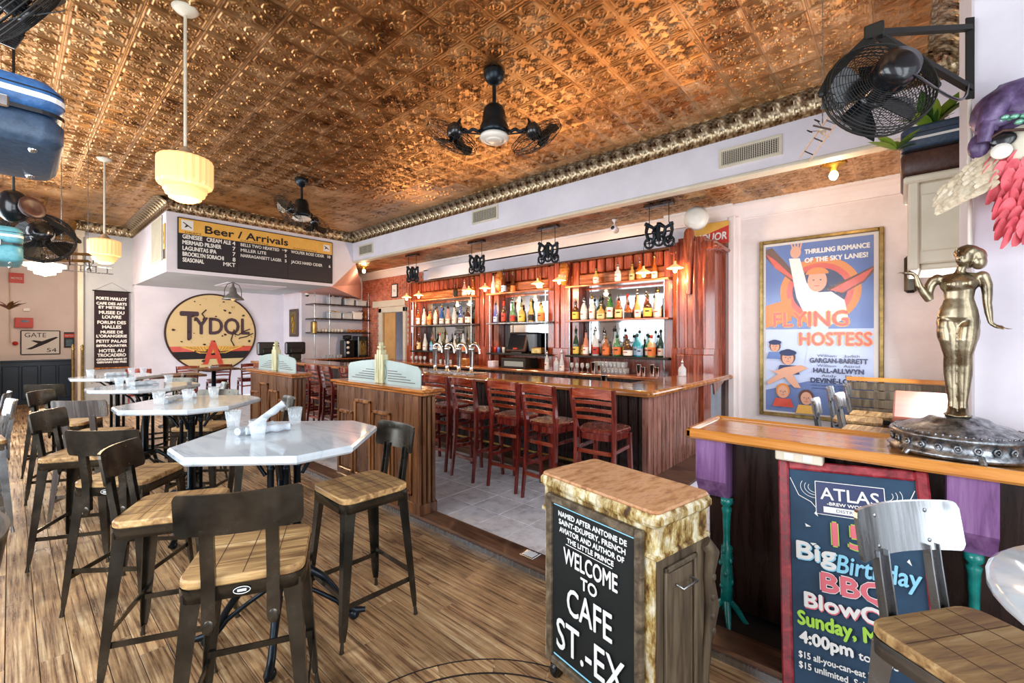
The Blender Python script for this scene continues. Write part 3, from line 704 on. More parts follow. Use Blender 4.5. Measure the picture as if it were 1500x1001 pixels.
# ---- marble tables
def make_table():
    t = thing('marble_table', 'x', 'table')
    k, q = .485, .135
    o = [(-k, q), (-k, -q), (-q, -k), (q, -k), (k, -q), (k, q), (q, k), (-q, k)]
    MB().prism(o, 1.03, 1.07, ch=.01).build('tabletop', m_marble, t)
    MB().prism([(x * .55, y * .55) for x, y in o], 1.012, 1.03).build('top_plate', m_iron, t)
    for i in range(6):
        a = 2 * PI * i / 6 + .3; x, y = .075 * math.cos(a), .075 * math.sin(a)
        mb = MB(); mb.lathe([(.013, .33), (.013, .90), (.018, .905), (.018, .915), (.013, .92), (.013, .94), (.02, .95), (.02, .965), (.013, .97), (.013, 1.015)], 8, (x, y, 0)); mb.build('column_rod', m_iron, t)
    mb = MB(); mb.lathe([(.0, .24), (.03, .245), (.05, .27), (.035, .30), (.09, .32), (.105, .335), (.1, .35), (.03, .36), (.026, 1.015)], 16); mb.lathe([(.09, .955), (.1, .965), (.09, .975)], 16); mb.build('hub', m_iron, t)
    for i in range(4):
        a = PI / 4 + i * PI / 2 + .25; c, s = math.cos(a), math.sin(a)
        pts = [(.05, .31), (.12, .33), (.2, .27), (.27, .17), (.32, .08), (.37, .05), (.42, .045)]
        mb = MB(); mb.tube([(c * r_, s * r_, z) for r_, z in pts], [.028, .024, .02, .018, .019, .02, .014], 8)
        mb.tube([(c * .09, s * .09, .24), (c * .17, s * .17, .19), (c * .27, s * .27, .12), (c * .34, s * .34, .03)], [.012, .012, .014, .016], 8)
        mb.ball((c * .36, s * .36, .03), .03, .03, .03, 10, m=6); mb.build('leg', m_iron, t)
        mb = MB(); mb.tube([(c * .09, s * .09, .86), (c * .13, s * .13, .93), (c * .2, s * .2, .99), (c * .3, s * .3, 1.015)], .011, 6); mb.build('curved_bracket', m_iron, t)
    for a in (-40, 130):
        mb = MB(); c, s = math.cos(R(a)), math.sin(R(a))
        for d in (-1, 1):
            ux, uy = -s * d, c * d
            mb.tube([(c * .33, s * .33, 1.03), (c * .33, s * .33, 1.0), (c * .33 + ux * .02, s * .33 + uy * .02, .975), (c * .33 + ux * .045, s * .33 + uy * .045, .97), (c * .33 + ux * .062, s * .33 + uy * .062, .99), (c * .33 + ux * .06, s * .33 + uy * .06, 1.005)], .005, 6)
        mb.build('bag_hook', m_cream, t)
    return t
tb = make_table()
names = ['nearest', 'second', 'third', 'fourth']
for i, (x, y) in enumerate([(.985, 2.52), (1.0, 4.45), (1.0, 6.35), (1.0, 8.3)]):
    lab = ['white marble table with clipped corners nearest the viewer', 'marble table second from the front in the window row', 'marble table third from the front in the window row', 'marble table furthest back in the window row'][i]
    if i == 0: tb.location = (x, y, 0); tb['label'] = lab; tb['group'] = 'marble tables along the window'
    else: dup(tb, (x, y, 0), 0, lab, 'marble tables along the window')
# ---- tumblers and napkins
def tumbler_mesh(h=.105, r0=.031, r1=.044, n=20, base=.014, name='tumbler'):
    mb = MB(); t = .0022
    mb.lathe([(0, 0), (r0, 0), (r0 + (r1 - r0) * .3, h * .3), (r1, h), (r1 - t, h), (r0 + (r1 - r0) * .3 - t, h * .3), (r0 - t, base), (0, base)], n, flute=.05)
    return mb.mesh(name, m_glass)
tum = tumbler_mesh()
def single(name, me, label, cat, loc, rz=0, group=None, rot=None):
    o = bpy.data.objects.new(name, me); COL.objects.link(o); o.location = loc; o.rotation_euler = rot or (0, 0, rz); return tag(o, label, cat, group)
def napkin_mesh():
    mb = MB(); pts = []
    for i in range(13):
        x = -.11 + .22 * i / 12; pts.append((x, .004 * math.sin(i * 1.3), .024))
    mb.tube(pts, [.020 + .003 * math.sin(i * 1.7) for i in range(13)], 12, flat=1.0)
    mb.tube([(-.113, .004, .024), (-.09, .012, .03), (.09, .014, .03), (.113, .004, .022)], .012, 8)
    return mb.mesh('napkin_roll', m_cloth)
nap = napkin_mesh()
Z = 1.0705
sets = [('nearest table', (.985, 2.52), [(-.12, .42, 'beside the napkins at the far left'), (.17, .27, 'alone at the bar side'), (-.13, .0, 'in front of the napkins')], [(-.07, .21, 20), (-.03, .13, -12)]),
        ('second table', (1.0, 4.45), [(-.22, -.03, 'at the window side'), (-.02, .02, 'in the middle of the group'), (.18, .07, 'nearest the bar')], [(-.02, .22, 10), (-.12, .1, 60)]),
        ('third table', (1.0, 6.35), [(-.22, .0, 'at the window side'), (-.14, -.08, 'just behind the rim'), (.22, .05, 'nearest the bar')], [(.02, .05, 5), (.0, .2, 30)]),
        ('fourth table', (1.0, 8.3), [(-.28, -.02, 'at the window side'), (.16, .05, 'near the middle'), (.28, -.02, 'nearest the bar')], [(-.02, .0, 8), (.0, .12, -20)])]
for nm, (tx, ty), gs, ns in sets:
    for gx, gy, w_ in gs: single('tumbler', tum, 'clear fluted water tumbler %s on the %s' % (w_, nm), 'glass', (tx + gx, ty + gy, Z), group='tumblers on the marble tables')
    for i, (gx, gy, a) in enumerate(ns): single('napkin_roll', nap, '%s rolled white napkin on the %s' % (('flat lying', 'crosswise')[i], nm), 'napkin', (tx + gx, ty + gy, Z), R(a), 'napkin rolls on the marble tables')
single('napkin_roll', nap, 'rolled white napkin propped up at a slant on the nearest table', 'napkin', (1.0, 2.76, Z + .06), group='napkin rolls on the marble tables', rot=(0, R(-35), R(-5)))
# ---- red ladderback bar stools
def make_barstool():
    t = thing('ladderback_stool', 'x', 'stool')
    sp = []
    for i in range(24):
        a = 2 * PI * i / 24; c, s = math.cos(a), math.sin(a); x = .21 * abs(c) ** .55 * (1 if c > 0 else -1); y = (.215 if c > 0 else .195) * abs(s) ** .55 * (1 if s > 0 else -1); sp.append((x, y))
    MB().prism(sp, .73, .765, ch=.01).build('seat', m_red, t)
    mb = MB(); ap = [(x * .92, y * .92) for x, y in sp]; mb.prism(ap, .67, .73); mb.build('apron', m_red, t)
    for sy in (-1, 1):
        mb = MB(); pts = [V((-.245, sy * .19, 0)), V((-.195, sy * .185, .45)), V((-.19, sy * .185, .78)), V((-.225, sy * .20, 1.0)), V((-.255, sy * .21, 1.13))]
        ws = [.03, .038, .042, .038, .03]
        for i in range(4): mb.bar(pts[i], pts[i + 1], ws[i] * .75, ws[i], (1, 0, 0), w1=ws[i + 1] * .75, h1=ws[i + 1])
        mb.build('leg', m_red, t)
        mb = MB(); mb.bar((.17, sy * .17, .70), (.205, sy * .19, 0), .04, .04, (1, 0, 0), w1=.028, h1=.028); mb.build('leg', m_red, t)
        mb = MB(); mb.bar((-.205, sy * .186, .33), (.19, sy * .183, .33), .018, .035); mb.build('stretcher', m_red, t)
        mb = MB(); mb.bar((-.2, sy * .186, .58), (.18, sy * .178, .58), .016, .03); mb.build('stretcher', m_red, t)
    for x, z in ((-.208, .24), (.195, .22)): MB().bar((x, -.18, z), (x, .18, z), .02, .035).build('stretcher', m_redh, t)
    def slat(z, h_, x0, w_=.19, dp=.035):
        mb = MB(); pts = []
        for i in range(9): y = -w_ + 2 * w_ * i / 8; pts.append(V((x0 - dp * (1 - (y / w_) ** 2), y, z + .012 * (1 - (y / w_) ** 2))))
        vs = []; 
        for p in pts: vs += [(p.x - .009, p.y, p.z - h_ / 2), (p.x + .009, p.y, p.z - h_ / 2), (p.x + .009, p.y, p.z + h_ / 2), (p.x - .009, p.y, p.z + h_ / 2)]
        fs = [(i * 4 + k, i * 4 + (k + 1) % 4, (i + 1) * 4 + (k + 1) % 4, (i + 1) * 4 + k) for i in range(8) for k in range(4)] + [(0, 1, 2, 3), (32, 33, 34, 35)]
        mb.add(vs, fs); return mb
    for z, h_, x in ((1.085, .085, -.25), (1.005, .032, -.226), (.935, .032, -.212), (.865, .032, -.2)): slat(z, h_, x).build('slat', m_redh, t)
    slat(.56, .035, -.17, .178, .05).build('curved_rail', m_redh, t)
    return t
bs = make_barstool()
BS = [(2.05, 4, 'red ladderback stool at the near corner of the bar'), (2.60, -3, 'red ladderback stool second from the near corner of the bar'), (3.12, 2, 'red ladderback stool third from the near corner of the bar'),
      (3.66, -4, 'red ladderback stool fourth from the near corner of the bar'), (4.22, 3, 'red ladderback stool just past the near partition, before the taps'), (4.8, 0, 'red ladderback stool half hidden by the near partition'),
      (6.3, 5, 'first red ladderback stool past the glass panel of the near partition'), (6.9, -6, 'middle red ladderback stool between the two partitions'), (7.5, 3, 'red ladderback stool showing its slats between the partitions'), (8.15, -3, 'red ladderback stool furthest up the bar')]
for i, (y, a, lab) in enumerate(BS):
    if i == 0: bs.location = (3.62, y, .024); bs.rotation_euler = (0, 0, R(a)); bs['label'] = lab; bs['group'] = 'red stools along the bar'
    else: dup(bs, (3.62 - (.04 if i % 2 else 0), y, .024), R(a), lab, 'red stools along the bar')
# ---- low red chairs and square tables at the back
for i, (x, y, a) in enumerate([(2.75, 12.6, 80), (3.4, 12.7, 95), (4.05, 12.65, 88), (4.7, 12.7, 92), (1.9, 12.2, 60)]):
    dup(bs, (x, y, -.17), R(a), ['red dining chair %s under the round enamel sign' % w_ for w_ in ('leftmost', 'second from left', 'third from left', 'rightmost')][i] if i < 4 else 'red dining chair below the destination banner', 'red chairs at the back wall')
bt_ = thing('dining_table', 'brown dining table in front of the round enamel sign', 'table', (3.0, 11.5, 0), group='back tables')
MB().box((-.4, -.4, .9), (.4, .4, .94), .008).build('tabletop', m_oak, bt_)
mb = MB(); mb.lathe([(.25, 0), (.25, .02), (.05, .05), (.04, .9)], 16); mb.build('pedestal', m_iron, bt_)
dup(bt_, (3.75, 10.6, 0), 0, 'brown dining table with a napkin near the far partition', 'back tables')
dup(bt_, (2.0, 10.0, 0), 0, 'brown dining table behind the fourth marble table', 'back tables')
for i, (x, y, w_) in enumerate([(3.0, 11.5, 'on the brown table under the enamel sign'), (3.75, 10.6, 'on the brown table by the far partition')]):
    single('napkin_roll', nap, 'rolled napkin ' + w_, 'napkin', (x, y, .9405), .5, 'napkins on the back tables')
# right-hand round marble-topped table, just entering the frame
rt = thing('round_table', 'round white marble table cut off by the right border', 'table', (1.46, -.60, 0))
mb = MB(); mb.lathe([(0, 1.035), (.44, 1.035), (.452, 1.045), (.452, 1.062), (.44, 1.072), (0, 1.072)], 48); mb.build('tabletop', m_marble, rt)
mb = MB(); mb.lathe([(.28, 0), (.28, .02), (.06, .06), (.035, .1), (.035, 1.035)], 20); mb.build('pedestal', m_white, rt)
# ================================================================== BAR
bar = thing('bar_counter', 'long amber-topped wooden bar with dark panelled front and beadboard end', 'bar')
BZ = .016
mb = MB(); mb.box((4.22, 1.85, 1.03), (4.9, 11.2, 1.07), .012); mb.box((4.9, 1.85, 1.03), (6.95, 2.42, 1.07), .012)
mb.tube([(4.23, 11.2, 1.035), (4.23, 1.9, 1.035), (4.26, 1.87, 1.035), (6.95, 1.87, 1.035)], .034, 10); top = mb.build('countertop', m_bar, bar)
mb = MB(); mb.ball((6.95, 1.87, 1.035), .045, .045, .036, 12); mb.tube([(6.4, 1.87, 1.035), (7.0, 1.87, 1.035)], .034, 10); mb.build('rounded_rail_end', m_bar, bar)
mb = MB(); mb.box((4.40, 1.99, .1), (4.46, 11.0, 1.03)); mb.box((4.46, 2.0, .1), (5.9, 2.06, 1.03)); mb.build('carcase', m_dark, bar)
n = 0; y = 2.08
while y < 9.2:
    MB().box((4.375, y, .14), (4.402, y + .105, 1.0), .006).build('front_board', m_barfront, bar); y += .112
x = 4.40
while x < 5.85:
    mb = MB(); mb.box((x, 1.962, .10), (x + .1, 1.99, 1.0), .016); mb.build('bead_board', m_bead, bar); x += .1085
mb = MB(); mb.box((4.35, 1.95, .1), (4.41, 2.02, 1.03), .006); mb.build('corner_post', m_bead, bar)
mb = MB(); mb.box((4.1, 1.6, .1), (5.9, 2.0, .125), .006); mb.box((5.9, 1.62, .1), (6.2, 2.0, .125), .006); stp = mb.build('foot_step', m_sill, bar)
MB().box((4.12, 1.62, .012), (6.2, 1.66, .1)).build('step_riser', m_white, bar)
mb = MB(); mb.box((4.12, 2.0, .012), (4.4, 11.0, .1), .01); mb.build('foot_plinth', m_sill, bar)
MB().tube([(4.2, 2.0, .22), (4.2, 10.8, .22)], .02, 10).build('foot_rail', m_brass, bar)
mb = MB(); mb.box((5.92, 1.90, .1), (6.2, 2.3, 1.02), .008); mb.build('dark_end_panel', m_mahog, bar)
mb = MB(); mb.box((6.22, 1.90, .02), (6.66, 1.98, .98), .008); mb.build('grey_end_panel', mat('grey_blue_paint', ['#6d737c', '#8b919a'], .5), bar)
mb = MB(); mb.add([(6.25, 1.88, 1.0), (6.75, 1.88, 1.0), (6.3, 1.88, .84), (6.25, 1.96, 1.0), (6.75, 1.96, 1.0), (6.3, 1.96, .84)], [(0, 1, 2), (3, 5, 4), (0, 3, 4, 1), (1, 4, 5, 2), (2, 5, 3, 0)]); mb.build('bracket', m_bead, bar)
# beer taps ------------------------------------------------------------------
for i, y in enumerate((5.72, 5.42, 5.14, 4.86)):
    t = thing('beer_tap', ['chrome swan-neck tap column furthest left on the bar', 'second chrome swan-neck tap column from the left', 'third chrome swan-neck tap column from the left', 'chrome swan-neck tap column nearest the viewer'][i], 'tap', (4.6, y, 1.07), group='beer tap columns')
    mb = MB(); mb.lathe([(.055, 0), (.055, .012), (.03, .03), (.028, .10), (.033, .2), (.045, .36), (.05, .40)], 14); mb.build('tap_column', m_chrome, t)
    mb = MB(); mb.tube([(0, 0, .38), (0, -.01, .42), (-.0, -.06, .445), (0, -.13, .43), (0, -.17, .38), (0, -.175, .30)], [.045, .042, .03, .022, .018, .015], 10); mb.build('spout', m_chrome, t)
    mb = MB(); mb.tube([(0, 0, .40), (-.05, 0, .46), (-.06, 0, .52)], [.012, .014, .02], 8); mb.build('handle', m_brass, t)
tag(MB().box((4.5, 4.7, 1.071), (4.78, 5.9, 1.083), .004).build('drip_tray', m_silver), 'flat metal drip tray beneath the tap columns', 'tray')
# ================================================================== BACK BAR
bb = thing('back_bar', 'tall mahogany back bar with three mirrored shelf bays', 'cabinet')
mb = MB(); mb.box((6.45, 2.3, .95), (7.3, 11.0, 1.0), .01); mb.build('counter', m_mahogh, bb)
MB().box((6.55, 2.4, .016), (7.3, 10.9, .95)).build('base', m_dark, bb)
MB().box((7.2, 2.0, 1.0), (7.3, 9.6, 3.06)).build('back_panel', m_mahog, bb)
bays = [(2.72, 4.62, 'right'), (5.05, 6.66, 'middle'), (7.12, 9.4, 'left')]
S1, S2, S3 = 2.56, 1.93, 1.295
for y0, y1, nm in bays:
    MB().box((7.17, y0 + .16, 1.32), (7.2, y1 - .16, 2.50)).build('mirror', m_mirror, bb)
    for z, mm, th in ((S1, m_mahogh, .035), (S2, m_mahogh if nm == 'right' else m_pewter, .03), (S3, m_blackm, .035)):
        MB().box((6.75, y0 - .02, z - th), (7.2, y1 + .02, z), .006).build('shelf', mm, bb)
    for y in (y0 + .06, y1 - .06):
        for x in (6.79, 7.1):
            mb = MB(); mb.tube([(x, y, 1.0), (x, y, S1 - .035)], .013, 8); mb.build('pipe_post', m_silver, bb)
    for y in (y0 + .07, y1 - .07):   # side returns
        MB().box((6.98, y - .07, 1.0), (7.2, y + .07, 3.0)).build('side_panel', m_mahog, bb)
# pilasters between bays: boards with grooves
for a, b_ in ((4.66, 5.02), (6.7, 7.08), (9.44, 9.75)):
    k = max(3, round((b_ - a) / .12)); ww = (b_ - a) / k
    for i in range(k): MB().box((6.98 if i % 2 else 6.95, a + ww * i + .003, 1.0), (7.22, a + ww * (i + 1) - .003, 3.05), .01).build('pilaster_board', m_mahog, bb)
    MB().box((6.9, a - .02, 1.0), (7.22, b_ + .02, 1.42), .01).build('pilaster_base', m_mahog, bb)
# cornice frieze with little panels
y = 2.72
while y < 9.4:
    MB().box((7.02, y + .01, 2.80), (7.22, y + .165, 3.04), .02).build('frieze_panel', m_mahog, bb); y += .178
MB().box((7.0, 2.62, 2.60), (7.1, 9.5, 2.78), .015).build('frieze_rail', m_mahogh, bb)
mb = MB(); mb.box((6.97, 2.62, 3.04), (7.25, 9.7, 3.075), .01); mb.build('cornice', m_sill, bb)
# big right-hand column
mb = MB()
ys = [2.62, 2.50, 2.38, 2.26, 2.14, 2.02]; xs_ = [6.72, 6.62, 6.62, 6.62, 6.68, 6.78]
for i in range(5):
    m2 = MB(); a, b_ = (xs_[i], ys[i]), (xs_[i + 1], ys[i + 1])
    m2.prism([(a[0], a[1] - .004), (b_[0], b_[1] + .004), (7.28, b_[1] + .004), (7.28, a[1] - .004)], 1.42, 3.05 + .06 * math.sin(i * .8)); m2.build('column_board', m_mahog, bb)
    m3 = MB(); m3.prism([(a[0] - .06, a[1] - .004), (b_[0] - .06, b_[1] + .004), (7.28, b_[1] + .004), (7.28, a[1] - .004)], 1.0, 1.36, ch=.006); m3.build('plinth_board', m_mahog, bb)
    m3 = MB(); m3.prism([(a[0] - .03, a[1] - .002), (b_[0] - .03, b_[1] + .002), (7.28, b_[1] + .002), (7.28, a[1] - .002)], 1.36, 1.45, ch=.006); m3.build('column_band', m_mahog, bb)
for i in range(1, 5):
    m2 = MB(); m2.tube([(xs_[i] - .005, ys[i], 1.46), (xs_[i] - .005, ys[i], 3.02)], .022, 10); m2.build('reeded_moulding', m_mahog, bb)
mb = MB(); mb.tube([(6.58, 2.33, 2.25), (6.58, 2.33, 3.05), (6.6, 2.33, 3.16)], [.03, .075, .07], 14); mb.ball((6.6, 2.33, 3.14), .075, .075, .09); mb.build('half_round_finial', m_mahog, bb)
mb = MB(); mb.box((6.66, 1.98, 2.9), (7.28, 2.66, 3.02), .02); mb.tube([(6.64, 2.0, 2.93), (6.64, 1.97, 2.93), (6.9, 1.95, 2.93), (7.28, 1.95, 2.93)], .03, 8); mb.build('capital', m_mahog, bb)
# sign scrap behind the capital
sg = sign('enamel_sign', 'yellow and red enamel sign fragment lettered above the mahogany column', 'sign', (7.1, 2.16, 3.20), (0, -1, 0), up=(0, 0, 1))
MB().box((-.32, -.16, -.01), (.24, .17, 0)).build('sign_plate', m_yellow, sg)
f = Flat(); f.poly([(-.32, -.16), (.24, -.16), (.24, .10), (-.1, .0), (-.32, -.10)], m_acc); f.text('LIQUOR', -.25, -.10, .11, m_lett, .46, bold=.004, shear=.1); f.build('printed_lettering', sg)
# ================================================================== BOTTLES
def bprof(kind):
    if kind == 0: return [(0, 0), (.034, 0), (.037, .006), (.037, .165), (.030, .19), (.014, .215), (.0125, .28), (.015, .285), (.015, .292), (0, .293)]
    if kind == 1: return [(0, 0), (.042, 0), (.045, .008), (.045, .13), (.04, .15), (.018, .175), (.015, .235), (.018, .24), (.018, .25), (0, .25)]
    if kind == 2: return [(0, 0), (.036, 0), (.038, .006), (.038, .12), (.03, .17), (.016, .22), (.013, .30), (.016, .305), (.016, .315), (0, .316)]
    return [(0, 0), (.05, 0), (.055, .01), (.055, .09), (.045, .12), (.016, .145), (.014, .19), (.018, .195), (.018, .205), (0, .205)]
def tint(name, col, rough=.06, tr=.75): return mat('bottle_' + name, col, rough, alpha=1.25 - tr * .95, ior=1.5, coat=.3)
glassc = {'clear': tint('clear', '#e9f1f2', tr=.85), 'amber': tint('amber', '#b5601c'), 'brown': tint('brown', '#4a2410', tr=.4), 'green': tint('green', '#2f8a45'), 'dark green': tint('dark_green', '#15402a', tr=.4),
          'pale gold': tint('pale_gold', '#e3bd6c'), 'blue': tint('blue', '#2a52b5'), 'turquoise': tint('turquoise', '#2fb6cf'), 'rose': tint('rose', '#dd8f78')}
labm = {'white': mat('label_white', '#e9e4da', .6), 'cream': mat('label_cream', '#e2c98f', .6), 'orange': mat('label_orange', '#d9753a', .6), 'black': mat('label_black', '#1b1a1c', .6), 'yellow': mat('label_yellow', '#d8bb52', .6),
        'red': mat('label_red', '#b23a30', .6), 'pale blue': mat('label_blue', '#9fb9d8', .6)}
capm = {'black': m_blackm, 'silver': m_chrome, 'red': m_acc, 'gold': m_brass}
_bm = {}
def bmesh_of(kind, gc):
    if ('b', kind, gc) not in _bm: mb = MB(); mb.lathe(bprof(kind), 14); _bm['b', kind, gc] = mb.mesh('bottle', glassc[gc])
    return _bm['b', kind, gc]
def label_of(kind, lc):
    if ('l', kind, lc) not in _bm:
        r_ = bprof(kind)[2][0] + .0008; h = bprof(kind)[3][1]; mb = MB(); z0, z1 = h * .15, h * .85
        mb.lathe([(r_, z0), (r_, z1)], 14); mb.f = mb.f[:-2]; mb.m = mb.m[:-2]; mb.sm = mb.sm[:-2]; _bm['l', kind, lc] = mb.mesh('label', labm[lc], weld=False)
        if lc != 'black':
            mb.add([((r_ + .0006) * math.cos(a), (r_ + .0006) * math.sin(a), z) for z in (z0 + (z1 - z0) * .55, z0 + (z1 - z0) * .72) for a in [PI - .5 + i * .2 for i in range(6)]], [(i, i + 1, i + 7, i + 6) for i in range(5)], 1)
            _bm['l', kind, lc] = mb.mesh('label', [labm[lc], m_blackp if lc != 'white' else m_acc], weld=False)
    return _bm['l', kind, lc]
def cap_of(kind, cc):
    if ('c', kind, cc) not in _bm:
        p = bprof(kind); h = p[-1][1]; mb = MB(); mb.lathe([(.0165, h - .03), (.017, h - .002), (.012, h + .004), (.005, h + .006), (.004, h + .04), (.006, h + .042), (0, h + .043)] if cc != 'red' else [(.0165, h - .04), (.017, h), (0, h + .003)], 10); _bm['c', kind, cc] = mb.mesh('cap', capm[cc])
    return _bm['c', kind, cc]
ORD = ['leftmost', 'second', 'third', 'fourth', 'fifth', 'sixth', 'seventh', 'eighth', 'ninth', 'tenth', 'eleventh', 'twelfth', 'thirteenth', 'fourteenth', 'fifteenth', 'sixteenth', 'seventeenth', 'eighteenth', 'nineteenth', 'twentieth']
KN = ['slender', 'broad-shouldered', 'long-necked', 'squat']
def bottle(x, y, z, kind, gc, lc, cc, label, group, sc=1.):
    o = single('bottle', bmesh_of(kind, gc), label, 'bottle', (x, y, z + .0005), rnd.uniform(-.3, .3), group); o.scale = (sc,) * 3
    if lc: linkmesh('label', label_of(kind, lc), o)
    linkmesh('cap', cap_of(kind, cc), o)
def row(y0, y1, z, spec, place, group, x=6.90, sc=1.12):
    """spec runs from the left (large y) to the right; letters pick kind, glass, paper"""
    n = len(spec); GC = dict(c='clear', a='amber', b='brown', g='green', d='dark green', p='pale gold', u='blue', t='turquoise', r='rose'); LC = dict(w='white', c='cream', o='orange', k='black', y='yellow', r='red', b='pale blue')
    for i, s in enumerate(spec):
        y = y1 + (y0 - y1) * (i + .5) / n; gc = GC[s[1]]; lc = LC.get(s[2]); cc = ('silver', 'black', 'black', 'gold', 'red')[(i * 7 + int(s[0])) % 5]
        bottle(x + (.075 if i % 2 else -.055) + rnd.uniform(-.01, .01), y, z, int(s[0]), gc, lc, cc, '%s %s bottle, %s label, %s from left, %s' % (KN[int(s[0])], gc, lc, ORD[i].replace('leftmost', 'first'), place), group, sc * rnd.uniform(.93, 1.05))
row(2.86, 4.5, S2, '1by 0cw 1cw 0aw 0cw 1dw 3pc 1pc 0gw 1ao 1ac 2rw 3ak 1ao 2pw 0aw 1by 2cw 2cw'.split(), 'right bay upper shelf', 'bottles on the right bay upper shelf', sc=1.42)
row(2.86, 4.5, S3, '2dy 3py 2rw 0cr 2cr 0co 1ao 2cw 1go 1by 3kw 1tb 2tb 1gw 1po 2dw'.replace('3kw', '3bw').split(), 'right bay lower shelf', 'bottles on the right bay lower shelf', sc=1.45)
row(5.2, 6.55, S2, '2ub 2cw 0br 1cw 2gr 2gb 1py 1gy 2pk 1cw 1po'.split(), 'middle bay upper shelf', 'bottles on the middle bay upper shelf', sc=1.45)
row(7.3, 9.25, S2, '0aw 0ro 2cw 1ro 1po 2ao 0cw 1gc 2uw 0cw 2rw 1cw 2cw 1co 2uw 0cw 1bw'.split(), 'left bay upper shelf', 'bottles on the left bay upper shelf', sc=1.42)
row(7.3, 9.25, S3, '0bc 0bc 2cw 2ro 1tb 0gw 2cw 1gr 2cw 0rw 2cw 1cw 2co 1dw'.split(), 'left bay lower shelf', 'bottles on the left bay lower shelf', sc=1.42)
row(6.0, 6.6, S1, '2cw 1aw 2bb 2bo'.split(), 'top ledge of the middle bay', 'bottles along the top ledge', x=6.87, sc=1.35)
row(2.9, 3.7, S1, '1cw 1pc 1ao 2aw'.split(), 'top ledge of the right bay', 'bottles along the top ledge', x=6.87, sc=1.2)
row(7.2, 7.8, S1, '1bk 2cw 1rw 2aw'.split(), 'top ledge of the left bay', 'bottles along the top ledge', x=6.87, sc=1.25)
bottle(6.87, 4.05, S1, 1, 'pale gold', 'white', 'black', 'lone pale bottle on the right bay top ledge', 'bottles along the top ledge', 1.1)
bottle(6.87, 5.3, S1, 1, 'amber', 'white', 'gold', 'amber bottle alone at the right of the middle bay top ledge', 'bottles along the top ledge', 1.1)
for i, (x, y, w_) in enumerate([(6.62, 4.95, 'left of'), (6.6, 4.72, 'beside'), (6.6, 4.6, 'right of')]):
    bottle(x, y, 1.0, (0, 1, 2)[i], 'clear', 'white' if i != 1 else None, 'silver', 'clear bottle on the back counter %s the pilaster' % w_, 'bottles on the back counter', 1.15)
# glass cap bottle standing on the bar's return
bottle(6.25, 2.3, 1.07, 3, 'clear', None, 'silver', 'clear glass jar standing on the far end of the bar return', None, 1.0)
# glassware under the shelves
gme = tumbler_mesh(.10, .028, .036, 12, .01, 'pint'); 
def stemware():
    mb = MB(); mb.lathe([(.03, 0), (.028, .003), (.004, .008), (.004, .06), (.02, .075), (.033, .10), (.034, .13), (.028, .16), (.0265, .16), (.032, .13), (.031, .10), (.018, .078), (0, .072)], 12); return mb.mesh('wine_glass', m_glass)
sme = stemware()
for r_ in range(2):
    for i in range(9):
        single('glass', gme, 'clear glass packed under the right bay, %s from right in the %s row' % (ORD[i].replace('leftmost', 'first'), ('front', 'back')[r_]), 'glass', (6.72 + r_ * .1, 3.42 + i * .075, 1.0005), group='glasses stacked under the right bay')
        if i < 8: single('glass', gme, 'clear glass on the second layer under the right bay, %s from right, %s row' % (ORD[i].replace('leftmost', 'first'), ('front', 'back')[r_]), 'glass', (6.72 + r_ * .1, 3.45 + i * .075, 1.102), group='upper glasses stacked under the right bay')
for i in range(8): single('wine_glass', sme, 'small stemmed glass under the right bay, %s from right of its cluster' % ORD[i].replace('leftmost', 'first'), 'glass', (6.7 + (i % 2) * .09, 4.12 + i * .055, 1.0005), group='stemmed glasses under the right bay')
for i in range(7): single('wine_glass', sme, 'stemmed glass under the left bay, %s from right of its row' % ORD[i].replace('leftmost', 'first'), 'glass', (6.7 + (i % 2) * .09, 8.75 + i * .085, 1.0005), group='stemmed glasses under the left bay')
for i in range(10): single('glass', gme, 'tumbler under the left bay, %s from the right end' % ORD[i].replace('leftmost', 'first'), 'glass', (6.72 + (i % 2) * .08, 7.8 + i * .09, 1.0005), group='tumblers under the left bay')
shk = MB().lathe([(0, 0), (.034, 0), (.036, .01), (.045, .17), (.047, .175), (.044, .175), (.034, .012), (0, .012)], 18).mesh('cocktail_shaker', m_chrome)
for i, (x, y, s, w_) in enumerate([(6.62, 3.95, 1.1, 'leftmost'), (6.63, 3.84, .8, 'small one beside the leftmost'), (6.62, 3.12, 1.05, 'third'), (6.62, 3.04, .85, 'short fourth'), (6.62, 2.9, 1.1, 'tallest at right'), (6.63, 2.82, .85, 'rightmost')]):
    o = single('cocktail_shaker', shk, 'steel cocktail tin, %s, under the right bay shelf' % w_, 'cocktail tin', (x, y, 1.0005), group='cocktail tins under the right bay'); o.scale = (s,) * 3
single('cocktail_shaker', shk, 'steel tin standing low behind the bar top', 'cocktail tin', (5.3, 3.0, .93))
tag(MB().box((5.15, 2.6, .6), (5.75, 6.0, .92), .01).build('bar_sink', m_silver), 'stainless under-counter sink behind the bar top', 'sink')
